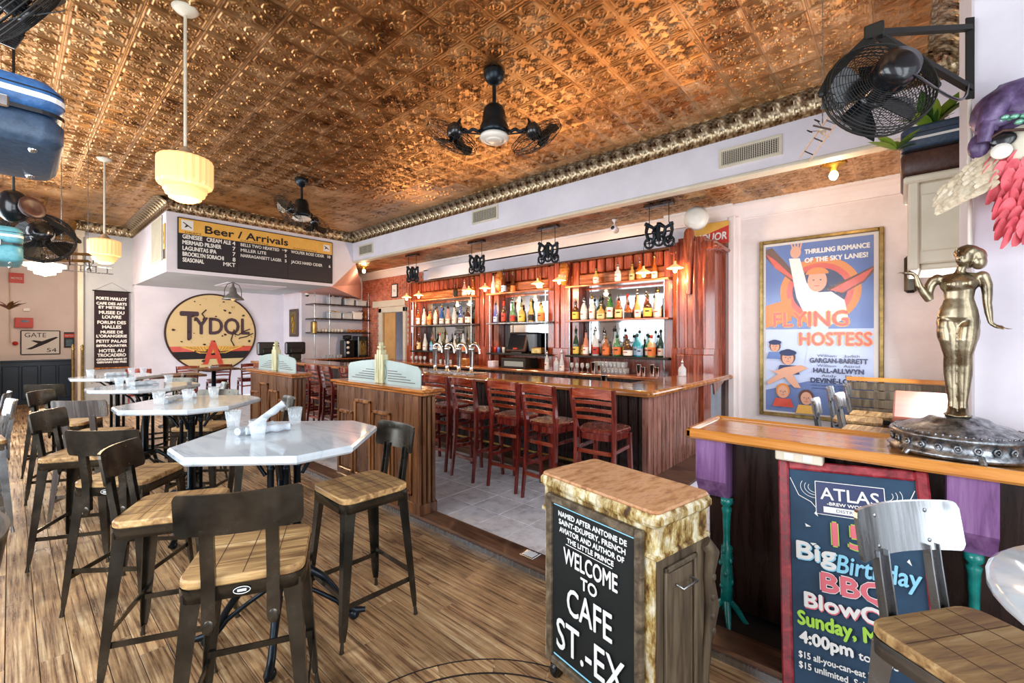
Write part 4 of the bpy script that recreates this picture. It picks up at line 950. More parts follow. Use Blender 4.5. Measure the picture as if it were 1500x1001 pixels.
# till in the middle bay
t = thing('cash_register', 'dark point-of-sale screen tilted back in the middle bay', 'till', (6.9, 5.85, S3), 0)
mb = MB(); mb.T = Matrix.Translation((-.05, .05, .02)) @ Matrix.Rotation(R(18), 4, 'Y') @ Matrix.Rotation(0, 4, 'Z'); mb.box((-.06, -.25, 0), (.02, .25, .42), .02); sc_ = mb.build('screen_housing', m_brownl, t)
mb = MB(); mb.T = Matrix.Translation((-.05, .05, .02)) @ Matrix.Rotation(R(18), 4, 'Y'); mb.box((-.064, -.215, .04), (-.06, .215, .385)); mb.build('screen', m_screen, sc_)
mb = MB(); mb.T = Matrix.Translation((-.05, .05, .02)) @ Matrix.Rotation(R(18), 4, 'Y'); mb.box((-.0655, -.05, .05), (-.064, .06, .075)); mb.build('screen_logo', m_acc, sc_)
MB().box((0, -.42, .02), (.2, .1, .42), .03).build('till_body', m_black, t); MB().box((-.1, -.12, 0), (.12, .16, .03), .008).build('stand', m_black, t)
t = thing('cash_box', 'black cash drawer with grey front panel below the till', 'cash drawer', (6.85, 5.85, 1.0)); MB().box((-.2, -.35, 0), (.2, .3, .2), .01).build('drawer_body', m_blackm, t); MB().box((-.212, -.3, .04), (-.2, .2, .14), .004).build('drawer_front', mat('grey_plastic', '#9aa19a', .5), t)
tag(MB().box((6.62, 6.35, 1.0), (6.8, 6.5, .13 + 1.0), .008).build('card_reader', m_white), 'small white card reader left of the cash drawer', 'card reader')
tag(MB().box((6.72, 5.18, S3), (6.9, 5.42, S3 + .13), .02).build('tin_box', m_brass), 'rounded brass-coloured tin right of the till', 'tin')
for i, (y, mm, w_) in enumerate([(6.42, m_bluep, 'blue'), (6.28, m_porc, 'white'), (6.52, m_acc, 'red')]): tag(MB().lathe([(0, 0), (.03, 0), (.034, .1), (.03, .12), (0, .12)], 12, (6.88, y, S3)).build('drink_carton', mm), '%s cup left of the till in the middle bay' % w_, 'cup')
t = thing('wooden_caddy', 'tan slotted wood caddy below the left bay', 'caddy', (6.65, 7.2, 1.0)); MB().box((-.1, -.14, 0), (.1, .14, .16), .01).build('caddy_body', m_oakcap, t); MB().bar((-.11, -.1, .02), (-.11, .1, .2), .03, .012, (1, 0, 0)).build('slanted_slat', m_oakcap, t)
tag(MB().box((6.96, 9.5, 1.75), (6.975, 9.72, 2.35), .002).build('paper_notice', m_white), 'white paper notice pinned left of the back bar', 'notice')
# ================================================================== PULLEY LAMPS OVER THE BAR
def make_pulley():
    t = thing('pulley_lamp', 'x', 'lamp')
    MB().box((-.06, -.22, -.035), (.06, .22, 0), .006).build('ceiling_plank', m_dark, t)
    for y in (-.15, .15): MB().tube([(0, y, -.03), (0, y, -.30)], .006, 6).build('hanger_rod', m_iron, t)
    mb = MB(); mb.tube([(0, -.21, -.32), (0, -.1, -.37), (0, -.02, -.31), (0, .08, -.35), (0, .21, -.27)], [.03, .024, .034, .024, .032], 8); mb.tube([(0, -.18, -.3), (.02, -.19, -.42), (0, -.16, -.56)], [.034, .024, .03], 8); mb.tube([(0, .17, -.27), (-.02, .19, -.4), (0, .16, -.54)], [.034, .024, .03], 8); mb.tube([(0, -.1, -.36), (.02, -.06, -.5), (0, -.14, -.6)], [.024, .03, .02], 8); mb.tube([(0, .08, -.34), (-.02, .06, -.5), (0, .12, -.58)], [.024, .03, .02], 8)
    mb.tube([(0, 0, -.28), (0, .02, -.4), (0, .0, -.55)], [.03, .04, .034], 8); mb.tube([(.03, -.1, -.45), (-.03, .1, -.42)], .02, 8); mb.build('trolley_frame', m_iron, t)
    for y, z in ((-.15, -.58), (.0, -.55), (.15, -.57)):
        w_ = MB(); w_.T = Matrix.Translation((0, y, z)) @ Matrix.Rotation(PI / 2, 4, 'Y')
        w_.tube([(.072 * math.cos(a * PI / 8), .072 * math.sin(a * PI / 8), 0) for a in range(16)], .019, 6, closed=True)
        for q in range(4): w_.bar((0, 0, 0), (.06 * math.cos(q * PI / 2), .06 * math.sin(q * PI / 2), 0), .012, .012)
        w_.lathe([(0, -.02), (.016, -.02), (.016, .02), (0, .02)], 8); w_.build('pulley_wheel', m_iron, t)
    for y, dz in ((-.24, -.98), (.24, -1.0)):
        MB().tube([(0, y * .8, -.5), (0, y, -.62), (0, y, dz + .1)], .004, 5).build('lamp_cord', m_blackm, t)
        mb = MB(); mb.lathe([(.016, .10), (.018, .06), (.03, .05), (.115, .0), (.118, -.006), (.112, -.003), (.03, .042), (.0, .045)], 20, (0, y, dz)); s = mb.build('shade', m_shade, t)
        mb = MB(); mb.ball((0, y, dz - .03), .03, .03, .042, 10, m=6); mb.build('bulb', m_bulb, s)
    return t
pl = make_pulley()
PL = [(8.75, 'pulley trolley lamp with two shaded bulbs, over the far end of the bar'), (6.55, 'pulley trolley lamp hung left of the middle bay'), (4.72, 'pulley trolley lamp hung at the right of the middle bay'), (2.68, 'pulley trolley lamp hanging nearest the mahogany column')]
for i, (y, lab) in enumerate(PL):
    if i == 0: pl.location = (6.35, y, 3.6); pl['label'] = lab; pl['group'] = 'pulley lamps over the bar'
    else: dup(pl, (6.35, y, 3.6), 0, lab, 'pulley lamps over the bar')
    for dy in (-.24, .24): bulb('bulb_light', (6.35, y + dy, 2.50), 30, (1, .62, .32), .03)
for y, lab in ((6.35, 'carved wooden corbel hung under the second pulley lamp'), (4.72, 'carved wooden corbel hung under the third pulley lamp')):
    mb = MB(); mb.tube([(6.85, y, 3.0), (6.85, y, 2.9), (6.82, y, 2.7), (6.86, y, 2.6)], [.07, .1, .09, .05], 10); tag(mb.build('carved_corbel', m_oakcap), lab, 'carving')
# small ceiling bulbs and round globe
def flush(x, y, z, lab):
    t = thing('flush_lamp', lab, 'lamp', (x, y, z)); MB().lathe([(0, 0), (.13, 0), (.12, -.02), (.05, -.04), (.03, -.08), (0, -.08)], 20).build('canopy', m_gold, t)
    mb = MB(); mb.ball((0, 0, -.13), .045, .045, .055, 12); mb.build('bulb', m_bulb, t); bulb('bulb_light', (x, y, z - .2), 14, (1, .68, .4), .05)
flush(6.25, .57, 3.605, 'bare bulb on a gilt rose above the window nook'); flush(6.5, 11.2, 3.605, 'bare bulb on the low ceiling near the brick wall')
mb = MB(); mb.T = Matrix.Translation((6.75, 2.28, 3.36)) @ Matrix.Rotation(R(-80), 4, 'Y') @ Matrix.Rotation(R(20), 4, 'X'); mb.lathe([(0, 0), (.15, 0), (.17, .03), (.17, .12), (.1, .16), (0, .17)], 24); tag(mb.build('round_speaker', m_porc), 'round white speaker drum above the mahogany column', 'speaker')
t = thing('security_camera', 'small white camera under the low ceiling over the right bay', 'camera', (6.7, 3.6, 3.6)); MB().lathe([(0, 0), (.04, 0), (.03, -.03), (.012, -.05), (.012, -.12), (0, -.12)], 12).build('mount', m_white, t)
mb = MB(); mb.T = Matrix.Translation((0, 0, -.16)) @ Matrix.Rotation(R(-80), 4, 'Y'); mb.lathe([(0, -.08), (.05, -.08), (.055, .05), (.045, .06), (0, .06)], 16); mb.build('camera_body', m_white, t)
mb = MB(); mb.T = Matrix.Translation((0, 0, -.16)) @ Matrix.Rotation(R(-80), 4, 'Y'); mb.lathe([(0, .061), (.035, .061), (.03, .07), (0, .072)], 16); mb.build('lens', m_black, t.children[1])
# framed print on brick
sg = sign('picture_frame', 'small dark framed print on the brick wall', 'picture', (7.335, 10.95, 2.98), (0, -1, 0)); MB().box((-.15, -.2, -.0), (.15, .2, .02), .005).build('frame', m_blackm, sg); f = Flat(); f.z = .021; f.rect(-.12, -.17, .12, .17, m_lett); f.text('TBC', 0, -.03, .06, m_blackp, .12, 'c'); f.build('print', sg)
# ================================================================== PARTITIONS
def partition(y0, y1, label, plabel):
    t = thing('wood_partition', label, 'partition', (0, 0, 0), group='panelled partitions'); x0, x1 = 2.36, 2.52; h = 1.10
    MB().box((x0, y0, .055), (x1, y1, h)).build('core', m_oak, t)
    MB().box((x0 - .03, y0 - .05, h), (x1 + .03, y1 + .04, h + .025), .008).build('cap_moulding', m_oakcap, t)
    MB().box((x0 - .055, y0 - .08, h + .025), (x1 + .055, y1 + .06, h + .055), .012).build('cap', m_oakcap, t)
    MB().box((x0 - .015, y0 - .014, .05), (x1 + .015, y1, .15), .008).build('plinth', m_oak, t)
    for yy in (y0, ): 
        for i in range(3): MB().box((x0 + .012 + i * .05, yy - .022, .15), (x0 + .045 + i * .05, yy, h - .01), .008).build('post_reed', m_oak, t)
    L_ = y1 - y0; k = 4; pw_ = (L_ - .14) / k; tops = [.80, .90, .98, .84]
    MB().box((x0 - .02, y0 - .012, .15), (x0, y0 + .10, h - .005), .005).build('corner_stile', m_oak, t)
    for i in range(k):
        a = y0 + .12 + i * pw_; b_ = a + pw_ - .03; z0, z1 = .2, tops[i]
        MB().box((x0 - .010, a + .04, z0 + .04), (x0, b_ - .04, z1 - .04), .01).build('raised_panel', m_oak, t)
        fr = MB()
        for (p, q) in (((a, z0), (a + .03, z1)), ((b_ - .03, z0), (b_, z1)), ((a, z0), (b_, z0 + .03)), ((a, z1 - .03), (b_, z1))): fr.box((x0 - .024, p[0], p[1]), (x0, q[0], q[1]), .007)
        fr.build('panel_moulding', m_oakm, t)
    # etched glass with brass-cream stanchion
    yc = (y0 + y1) / 2; g = thing('glass_screen', plabel, 'screen', (2.44, yc, h + .055), group='etched glass screens')
    for s in (-1, 1):
        o_ = [(s * .07, 0), (s * .64, 0), (s * .64, .15), (s * .60, .185), (s * .35, .215), (s * .07, .235)]
        mb = MB(); n = len(o_); mb.add([(-.005, y, z) for y, z in o_] + [(.005, y, z) for y, z in o_], [list(range(n)), list(range(n, 2 * n))] + [(i, (i + 1) % n, n + (i + 1) % n, n + i) for i in range(n)]); gl = mb.build('glass_pane', m_frost, g)
        mb = MB()
        for q in range(5): z = .03 + q * .024; mb.box((-.0075, s * .12, z), (.0075, s * (.56 - q * .07), z + .007))
        mb.build('etched_lines', mat('etched_dark', '#4c3d38', .5), gl)
    st = MB()
    for i, (dy, zt) in enumerate(((-.055, .29), (-.02, .335), (.02, .335), (.055, .29))): st.box((-.035, dy - .016, 0), (.035, dy + .016, zt), .006)
    st.box((-.022, -.01, .33), (.022, .01, .41), .006); st.box((-.03, -.03, .35), (.03, .03, .37), .004); st.build('stanchion', mat('verdigris_cream', ['#8f8a5f', '#cfc9a2'], .45, scale=(20, 20, 6), bump=.3), g)
    mb = MB(); mb.T = Matrix.Translation((0, 0, .115)) @ Matrix.Rotation(PI / 2, 4, 'Y'); mb.tube([(.1 * math.cos(a * PI / 16), .1 * math.sin(a * PI / 16), 0) for a in range(32)], .007, 6, closed=True); mb.build('ring', m_iron, g)
partition(3.13, 4.62, 'near wood partition with raised panels between floor and bar', 'etched glass screen with cream stanchion on the near partition')
partition(5.76, 7.25, 'far wood partition with raised panels behind the nearest table', 'etched glass screen with cream stanchion on the far partition')
t = thing('floor_outlet', 'small square metal outlet let into the sill', 'outlet', (2.45, 1.98, .056)); MB().box((-.05, -.06, 0), (.05, .06, .006), .002).build('rim', m_silver, t); MB().box((-.035, -.045, .0055), (.035, .045, .008)).build('glass_insert', mat('pale_insert', '#dfe5ea', .2), t)
# ================================================================== SIGNS AND BACK WALL
bd = sign('menu_board', 'long yellow-headed beer arrivals board on the bulkhead', 'sign', (3.75, 10.66, 3.485), (1, 0, 0))
MB().box((-1.58, -.515, -.03), (1.58, .515, 0), .01).build('board_frame', m_blackm, bd)
f = Flat(); f.rect(-1.56, -.495, 1.56, .20, m_board); f.rect(-1.56, .20, 1.56, .495, m_yellow)
for k in range(6): f.line([(-1.56, .2 - .116 * (k + 1)), (1.56, .2 - .116 * (k + 1))], .005, m_blackm)
for x in (-.54, .50): f.line([(x, -.495), (x, .2)], .022, m_blackm)
for x, s in ((-1.42, 1.), (1.42, .8)):
    f.rect(x - .1 * s, .27, x + .1 * s, .27 + .2 * s, m_lett); f.line([(x - .07 * s, .42 - .1 * (1 - s)), (x + .07 * s, .32)], .018, m_blackp); f.poly([(x - .02, .38), (x + .03, .36), (x - .05, .31)], m_blackp)
f.text('Beer / Arrivals', -1.12, .265, .15, m_blackp, 1.62, bold=.006)
for x, t_ in ((-1.46, 'DRAFT'), (-.48, 'CAN/BOTTLE'), (.62, 'CAN/BOTTLE')): f.text(t_, x, .212, .03, m_blackp, .07 * len(t_) * .8)
rows_ = [[('GENESEE   CREAM ALE', '4'), ('MERMAID PILSNER', '7'), ('LAGUNITAS IPA', '7'), ('BROOKLYN SORACHI', '8'), ('SEASONAL', 'MKT')],
         [('BELLS TWO HEARTED', '9'), ('MILLER LITE', '5'), ('NARRAGANSETT LAGER', '5')], [('WOLFER ROSE CIDER', '10'), None, ('JACKS HARD CIDER', '6')]]
for ci, (x0, x1) in enumerate(((-1.50, -.58), (-.48, .46), (.56, 1.50))):
    for ri, r_ in enumerate(rows_[ci]):
        if not r_: continue
        yb = .2 - .116 * (ri + 1) + .018; sm = .82 if ci else 1.
        f.text(r_[0], x0, yb, .08 * sm, m_lett, len(r_[0]) * (.044 if ci == 0 else .046), bold=.004 if ci == 0 else .002); f.text(r_[1], x1, yb, .08 * sm, m_lett, al='r', bold=.003)
f.text('HAZY', .36, .2 - .116 + .045, .03, m_lett, .12)
f.build('lettering', bd)
sg = sign('arrival_sign', 'narrow yellow sign on the side of the bulkhead', 'sign', (1.985, 10.82, 3.5), (0, -1, 0)); MB().box((-.08, -.35, -.005), (.08, .35, .0), .003).build('sign_plate', m_yellow, sg); f = Flat(); f.rect(-.07, -.34, .07, -.15, m_blackp); f.text('B', -.04, .1, .1, m_blackp); f.text('A', -.04, -.05, .1, m_blackp); f.build('lettering', sg)
# round enamel sign
ty = sign('enamel_sign', 'big round rusty cream TYDOL enamel sign with winged red A', 'sign', (3.62, 13.95, 1.75), (1, 0, 0))
mb = MB(); mb.lathe([(0, -.02), (1.05, -.02), (1.06, -.01), (1.06, .012), (1.02, .014), (1.02, .004), (0, .004)], 72); o = mb.build('sign_rim', m_rustd, ty)
f = Flat(); f.z = .004; Rr = 1.02
f.ell(0, 0, Rr, Rr, m_rust, n=64)
def chord(y0, y1, m_):
    pts = []
    for s in (1, -1):
        for i in range(13):
            y = y0 + (y1 - y0) * (i / 12 if s == 1 else 1 - i / 12); pts.append((s * math.sqrt(max(0, Rr * Rr - y * y)), y))
    f.poly(pts, m_)
chord(-.52, -.36, m_redp); chord(-.70, -.50, m_blackp); f.poly([(-.72, -.36), (.72, -.36), (.3, -.55), (-.3, -.55)], m_yellow)
for s in (-1, 1):
    for q in range(9): a = q / 9; f.line([(s * .12, -.44 - .1 * a), (s * (.74 - .5 * a), -.365 - .18 * a ** 1.3)], .012, m_rustd)
    f.poly([(s * .1, -.37), (s * .74, -.37), (s * .5, -.46), (s * .16, -.5)], m_yellow)
    for q in range(6): f.line([(s * (.2 + q * .08), -.375), (s * (.16 + q * .06), -.49 + q * .012)], .008, m_rustd)
f.text('T', -.72, -.16, .72, m_plum, .38, bold=.018); f.text('YDOL', -.42, -.03, .44, m_plum, 1.30, bold=.014)
f.poly([(-.24, -.85), (-.12, -.85), (0, -.42), (.12, -.85), (.24, -.85), (.04, -.20), (-.04, -.20)], m_redp); f.rect(-.12, -.69, .12, -.60, m_redp)
for i in range(46):
    a = rnd.random() * 2 * PI; r_ = Rr * .93 * math.sqrt(rnd.random()); cx, cy = r_ * math.cos(a), r_ * math.sin(a)
    if cy > 0 and rnd.random() < .5: continue
    s = rnd.uniform(.012, .05); f.poly([(cx + s * rnd.uniform(.5, 1.2) * math.cos(q * PI / 4), cy + s * rnd.uniform(.4, .9) * math.sin(q * PI / 4)) for q in range(8)], m_rustd)
f.line([(.9, .12), (.72, .04), (.6, -.06), (.5, -.02)], .03, m_rustd); f.line([(-.16, .62), (-.26, .5), (-.2, .42), (-.24, .34)], .03, m_rustd); f.line([(.5, .1), (.42, -.2), (.5, -.36)], .03, m_rustd)
f.line([(.98, .0), (.8, -.1), (.62, -.14)], .03, m_rustd); f.build('printed_face', ty)
# destination banner
bn = sign('cloth_banner', 'dark plum cloth banner listing Paris stops on a wooden rod', 'banner', (1.61, 14.20, 1.82), (1, 0, 0))
mb = MB(); mb.box((-.31, -.92, -.004), (.31, .9, 0)); mb.build('banner_cloth', mat('banner_cloth', '#2f2226', .85), bn)
MB().tube([(-.34, .91, 0), (.34, .91, 0)], .014, 8).build('rod', m_blackm, bn); MB().tube([(-.3, .92, 0), (0, 1.12, 0), (.3, .92, 0)], .003, 4).build('hanging_cord', m_blackm, bn); MB().tube([(-.32, -.93, 0), (.32, -.93, 0)], .02, 8).build('bottom_rod', m_oakcap, bn)
f = Flat(); yy = .80
for s, h in (('PORTE MAILLOT', .08), ('CAFE DES ARTS', .07), ('ET METIERS', .07), ('MUSEE DU', .085), ('LOUVRE', .085), ('FORUM DES', .085), ('HALLES', .085), ('MUSEE DE', .075), ("L'ORANGERIE", .075), ('PETIT PALAIS', .08), ('EIFFEL/QUARTIER', .06), ('HOTEL AU', .085), ('TROCADERO', .085), ('CITADINES PARIS ST', .05), ('GERMAIN DES PRES', .05)):
    yy -= h + (.022 if h > .06 else .016); w_ = min(.54, max(.30, len(s) * h * .66)); f.text(s, 0, yy, h * .86, m_lett, w_, 'c', bold=.005)
    if s in ('PORTE MAILLOT', 'ET METIERS', 'LOUVRE', 'HALLES', "L'ORANGERIE", 'PETIT PALAIS', 'EIFFEL/QUARTIER', 'TROCADERO'): yy -= .022
f.build('lettering', bn)
# gate sign and notice, alarm
gs = sign('gate_sign', 'white framed Gate 54 sign with take-off symbol above the navy wainscot', 'sign', (.50, 15.97, 1.50), (1, 0, 0))
MB().box((-.34, -.30, -.02), (.34, .30, 0), .004).build('sign_plate', m_lett, gs)
f = Flat(); 
for p in (((-.33, -.29), (.33, -.29)), ((.33, -.29), (.33, .29)), ((.33, .29), (-.33, .29)), ((-.33, .29), (-.33, -.29))): f.line(p, .022, m_blackp)
f.text('GATE', -.27, .13, .11, m_blackp, .36); f.text('54', .10, -.24, .10, m_blackp, .17)
f.poly([(-.25, -.16), (-.16, -.17), (.02, -.07), (.12, -.01), (.27, .10), (.30, .13), (.26, .14), (.14, .09), (.02, .03), (-.12, .055), (-.16, .04), (-.05, -.02), (-.14, -.10)], m_blackp); f.build('lettering', gs)
sg = sign('notice', 'small black notice with red heading beside the Gate 54 sign', 'notice', (1.0, 15.97, 1.56), (1, 0, 0)); MB().box((-.1, -.2, -.01), (.1, .2, 0)).build('notice_plate', m_board, sg); f = Flat(); f.rect(-.095, .06, .095, .16, m_acc); f.text('NOTICE', 0, .09, .04, m_lett, .15, 'c')
for q in range(5): f.line([(-.06, .0 - q * .035), (.06, .0 - q * .035)], .008, m_skyp)
f.build('lettering', sg)
t = thing('alarm_box', 'orange-red fire alarm cabinet left of the Gate 54 sign', 'alarm', (.22, 15.97, 1.98)); MB().box((-.15, -.12, -.12), (.15, 0, .12), .008).build('alarm_case', m_acc, t); MB().box((-.05, -.125, .01), (.07, -.119, .06)).build('alarm_display', m_screen, t)
t = thing('alarm_light', 'white wall strobe above the alarm cabinet', 'alarm', (.26, 15.97, 2.3)); MB().box((-.06, -.05, -.04), (.06, 0, .04), .01).build('strobe_case', m_porc, t)
t = thing('alarm_button', 'small red bell push under the alarm cabinet', 'alarm', (.08, 15.97, 1.48)); mb = MB(); mb.T = Matrix.Rotation(PI / 2, 4, 'X'); mb.lathe([(0, 0), (.05, 0), (.045, .05), (0, .06)], 14); mb.build('bell', m_acc, t)
sg = sign('exit_sign', 'red sign glimpsed below the teal suitcase', 'sign', (.1, 15.9, 3.05), (1, 0, 0)); MB().box((-.12, -.12, -.02), (.12, .12, 0)).build('sign_plate', m_acc, sg); f = Flat(); f.text('NOTICE', 0, -.03, .05, m_lett, .18, 'c'); f.build('lettering', sg)
tag(MB().tube([(.0, 15.95, 3.9), (.0, 15.95, 2.1), (.0, 15.95, 1.5)], .012, 8).build('wall_conduit', m_cream), 'thin cream conduit running down the far wall', 'pipe')
for i, x in enumerate((.86, 1.0)):
    t = thing('brass_stanchion', ['brass rope post behind the fourth marble table, left one', 'brass rope post behind the fourth marble table, right one'][i], 'post', (x, 12.9, 0), group='brass rope posts'); mb = MB(); mb.lathe([(.065, 0), (.065, .02), (.03, .05), (.024, .1), (.024, 1.35), (.034, 1.38), (.02, 1.4), (.03, 1.44), (0, 1.48)], 14); mb.build('post_shaft', m_brass, t)
# wall sconce
t = thing('wall_sconce', 'caged brass bulkhead light beside the banner', 'lamp', (2.05, 14.1, 2.45)); mb = MB(); mb.tube([(0, 0, 0), (.1, 0, 0)], .045, 10); mb.build('mount', m_brass, t)
mb = MB(); 
for q in range(6): a = q * PI / 3; mb.tube([(.1, .05 * math.cos(a), .05 * math.sin(a)), (.2, .055 * math.cos(a), .055 * math.sin(a)), (.27, 0, 0)], .004, 4)
mb.build('cage', m_brass, t); mb = MB(); mb.ball((.17, 0, 0), .05, .03, .03, 10); mb.build('bulb', m_glass, t)
# metal cage pendant below bulkhead
t = thing('dome_pendant', 'grey metal dome lamp hanging below the bulkhead', 'lamp', (3.35, 11.4, 2.88))
mb = MB(); mb.lathe([(.02, -.02), (.03, -.1), (.06, -.13), (.08, -.25), (.2, -.36), (.225, -.4), (.215, -.4), (.19, -.36), (.07, -.25), (0, -.2)], 22); mb.build('dome', mat('zinc', ['#7a766f', '#98948c'], .4, metal=.7, scale=(8, 8, 8)), t)
mb = MB()
for s in (-1, 1): mb.tube([(0, 0, 0), (s * .12, 0, -.06), (s * .17, 0, -.18), (s * .17, 0, -.32), (s * .2, 0, -.38)], .008, 6)
mb.build('yoke', m_steel, t); mb = MB(); mb.ball((0, 0, -.37), .05, n=10); mb.build('bulb', m_shade, t)
# carved picture on the pier
sg = sign('wall_carving', 'narrow dark framed carved panel on the white pier', 'picture', (5.44, 13.2, 2.05), (0, -1, 0)); MB().box((-.28, -.40, 0), (.28, .40, .03), .01).build('frame', m_brownl, sg); MB().box((-.2, -.33, .025), (.2, .33, .035), .005).build('panel', mat('olive_brown', ['#5f4f34', '#77643f'], .6), sg)
mb = MB(); mb.tube([(0, -.28, .04), (.05, -.1, .045), (-.05, .05, .045), (.04, .25, .04)], .02, 6); mb.tube([(-.1, -.2, .04), (.1, 0, .04), (-.1, .2, .04)], .015, 6); mb.build('carving', m_gold, sg)
t = thing('dome_camera', 'small black dome camera at the corner of the pier', 'camera', (5.55, 12.6, 2.83)); MB().lathe([(0, .05), (.06, .05), (.06, 0), (0, 0)], 14).build('camera_mount', m_porc, t); mb = MB(); mb.ball((0, 0, 0), .05, n=12); mb.build('camera_dome', m_black, t)
# ---- shelves with bins and cups
su = thing('wall_shelving', 'three dark plank shelves on pipe uprights in the back corner', 'shelf')
SZ = [2.58, 2.17, 1.78]
for z in SZ: MB().box((5.55, 12.2, z - .035), (7.3, 12.72, z), .006).build('shelf', m_dark, su)
for x in (5.6, 6.03, 7.26): MB().tube([(x, 12.25, 1.05), (x, 12.25, 3.0)], .014, 8).build('pipe_upright', m_silver, su)
def bin_(x, z, w_, h, mm, lab, fill=None):
    t = thing('storage_bin', lab, 'bin', (x, 12.42, z + .0005), group='bins on the corner shelves'); mb = MB(); mb.box((-w_ / 2, -.15, 0), (w_ / 2, .15, h), .02); mb.build('bin_body', mm, t)
    MB().box((-w_ / 2 - .01, -.16, h - .03), (w_ / 2 + .01, .16, h), .01).build('rim', mm, t)
    if fill:
        mb = MB()
        for i in range(7): mb.ball((rnd.uniform(-w_ * .4, w_ * .4), rnd.uniform(-.1, .1), h), .04, n=8, m=5)
        mb.build('contents', fill, t)
bin_(6.25, SZ[0], .32, .22, m_plastic, 'grey bin at the left of the top corner shelf', m_brownl); bin_(6.66, SZ[0], .30, .2, m_plastic, 'grey bin in the middle of the top corner shelf', m_oakcap); bin_(7.05, SZ[0], .34, .17, m_plastic, 'clear bin at the right of the top corner shelf')
bin_(6.25, SZ[1], .32, .2, m_plastic, 'bin heaped with yellow packets on the middle corner shelf', m_yellow); bin_(6.6, SZ[1], .3, .18, m_plastic, 'grey bin in the middle of the middle corner shelf'); bin_(6.93, SZ[1], .3, .22, m_lett, 'white box on the middle corner shelf', m_lett)
cup = MB().lathe([(0, 0), (.03, 0), (.045, .03), (.048, .09), (.044, .09), (.04, .03), (0, .01)], 14).mesh('cup', m_porc)
for i in range(8):
    for r_ in range(2): single('cup', cup, 'white coffee cup on the lowest corner shelf, %s from left, %s row' % (ORD[i].replace('leftmost', 'first'), ('front', 'back')[r_]), 'cup', (5.78 + i * .095, 12.35 + r_ * .12, SZ[2] + .0005), group='white cups on the corner shelf')
for i in range(4):
    tag(MB().ball((6.72 + i * .14, 12.4, SZ[2] + .045), .065, .06, .045, 12).build('bread_roll', mat('bread', ['#a8571c', '#d8873a'], .6)), 'orange-brown snack bag on the lowest corner shelf, %s from the left' % ORD[i].replace('leftmost', 'first'), 'bag', 'snack bags on the corner shelf')
tag(MB().box((5.5, 12.1, 1.72), (5.62, 12.3, 2.08), .03).build('hanging_bag', m_brass), 'yellowish bag hung at the shelf end', 'bag')
for i in range(6): single('bottle_small', bmesh_of(0, 'amber' if i % 2 else 'brown'), 'small %s syrup bottle on the middle corner shelf, %s from the right wall' % ('amber' if i % 2 else 'brown', ('nearest pair', 'middle pair', 'rear pair')[i // 2]), 'bottle', (7.1 + (i % 2) * .1, 12.3 + (i // 2) * .1, SZ[1] + .0005), group='syrup bottles on the corner shelf')
# ---- service counter with machines
sc = thing('service_counter', 'dark back counter carrying the coffee machines', 'counter'); MB().box((5.5, 12.05, 0.99), (7.28, 12.72, 1.03), .01).build('worktop', m_mahogh, sc); MB().box((5.55, 12.1, .016), (7.25, 12.7, .99)).build('carcase', m_dark, sc)
t = thing('coffee_grinder', 'black twin coffee grinder on the service counter', 'coffee machine', (6.62, 12.35, 1.0305)); MB().box((-.16, -.16, 0), (.16, .16, .52), .03).build('grinder_body', m_black, t); mb = MB(); mb.lathe([(.05, .52), (.12, .55), (.12, .66), (0, .67)], 14); mb.build('hopper', m_blackm, t)
for z in (.45, .3, .15): mb = MB(); mb.ball((-.06, -.165, z), .05, .012, .04, 10); mb.build('round_badge', m_porc, t)
t = thing('coffee_brewer', 'bronze-fronted coffee brewer beside the grinder', 'coffee machine', (7.0, 12.3, 1.0305)); MB().box((-.15, -.18, 0), (.15, .18, .64), .02).build('brewer_body', m_black, t); MB().box((-.11, -.19, .08), (.11, -.18, .5), .005).build('brewer_front', m_brass, t); MB().tube([(0, -.2, .5), (0, -.24, .46), (0, -.24, .38)], .02, 8).build('spout', m_black, t)
for i in range(12): single('glass', gme, 'clear glass left of the coffee grinder, %s from left in the %s row' % (ORD[i % 6].replace('leftmost', 'first'), ('front', 'back')[i // 6]), 'glass', (5.85 + (i % 6) * .1, 12.2 + (i // 6) * .1, 1.0305), group='glasses beside the coffee grinder')
# ---- terminals on the host counter
hc = thing('host_counter', 'reddish wood host counter behind the far partition', 'counter'); MB().box((3.9, 11.45, 1.0), (5.3, 12.0, 1.05), .01).build('worktop', m_mahogh, hc); MB().box((3.95, 11.5, .0), (5.25, 11.95, 1.0), .0).build('front', m_mahog, hc)
for i, (x, lab) in enumerate(((4.2, 'black till monitor seen from behind, left one above the far partition'), (4.85, 'black till monitor seen from behind, right one above the far partition'))):
    t = thing('till_monitor', lab, 'monitor', (x, 11.7, 1.0505), 0, 'till monitors'); MB().box((-.25, -.05, .14), (.25, .06, .46), .03).build('monitor_housing', m_black, t); MB().box((-.15, -.09, .18), (.15, -.05, .30), .02).build('rear_cover', m_blackm, t); MB().box((-.12, -.1, 0), (.12, .12, .16), .02).build('stand', m_blackm, t)
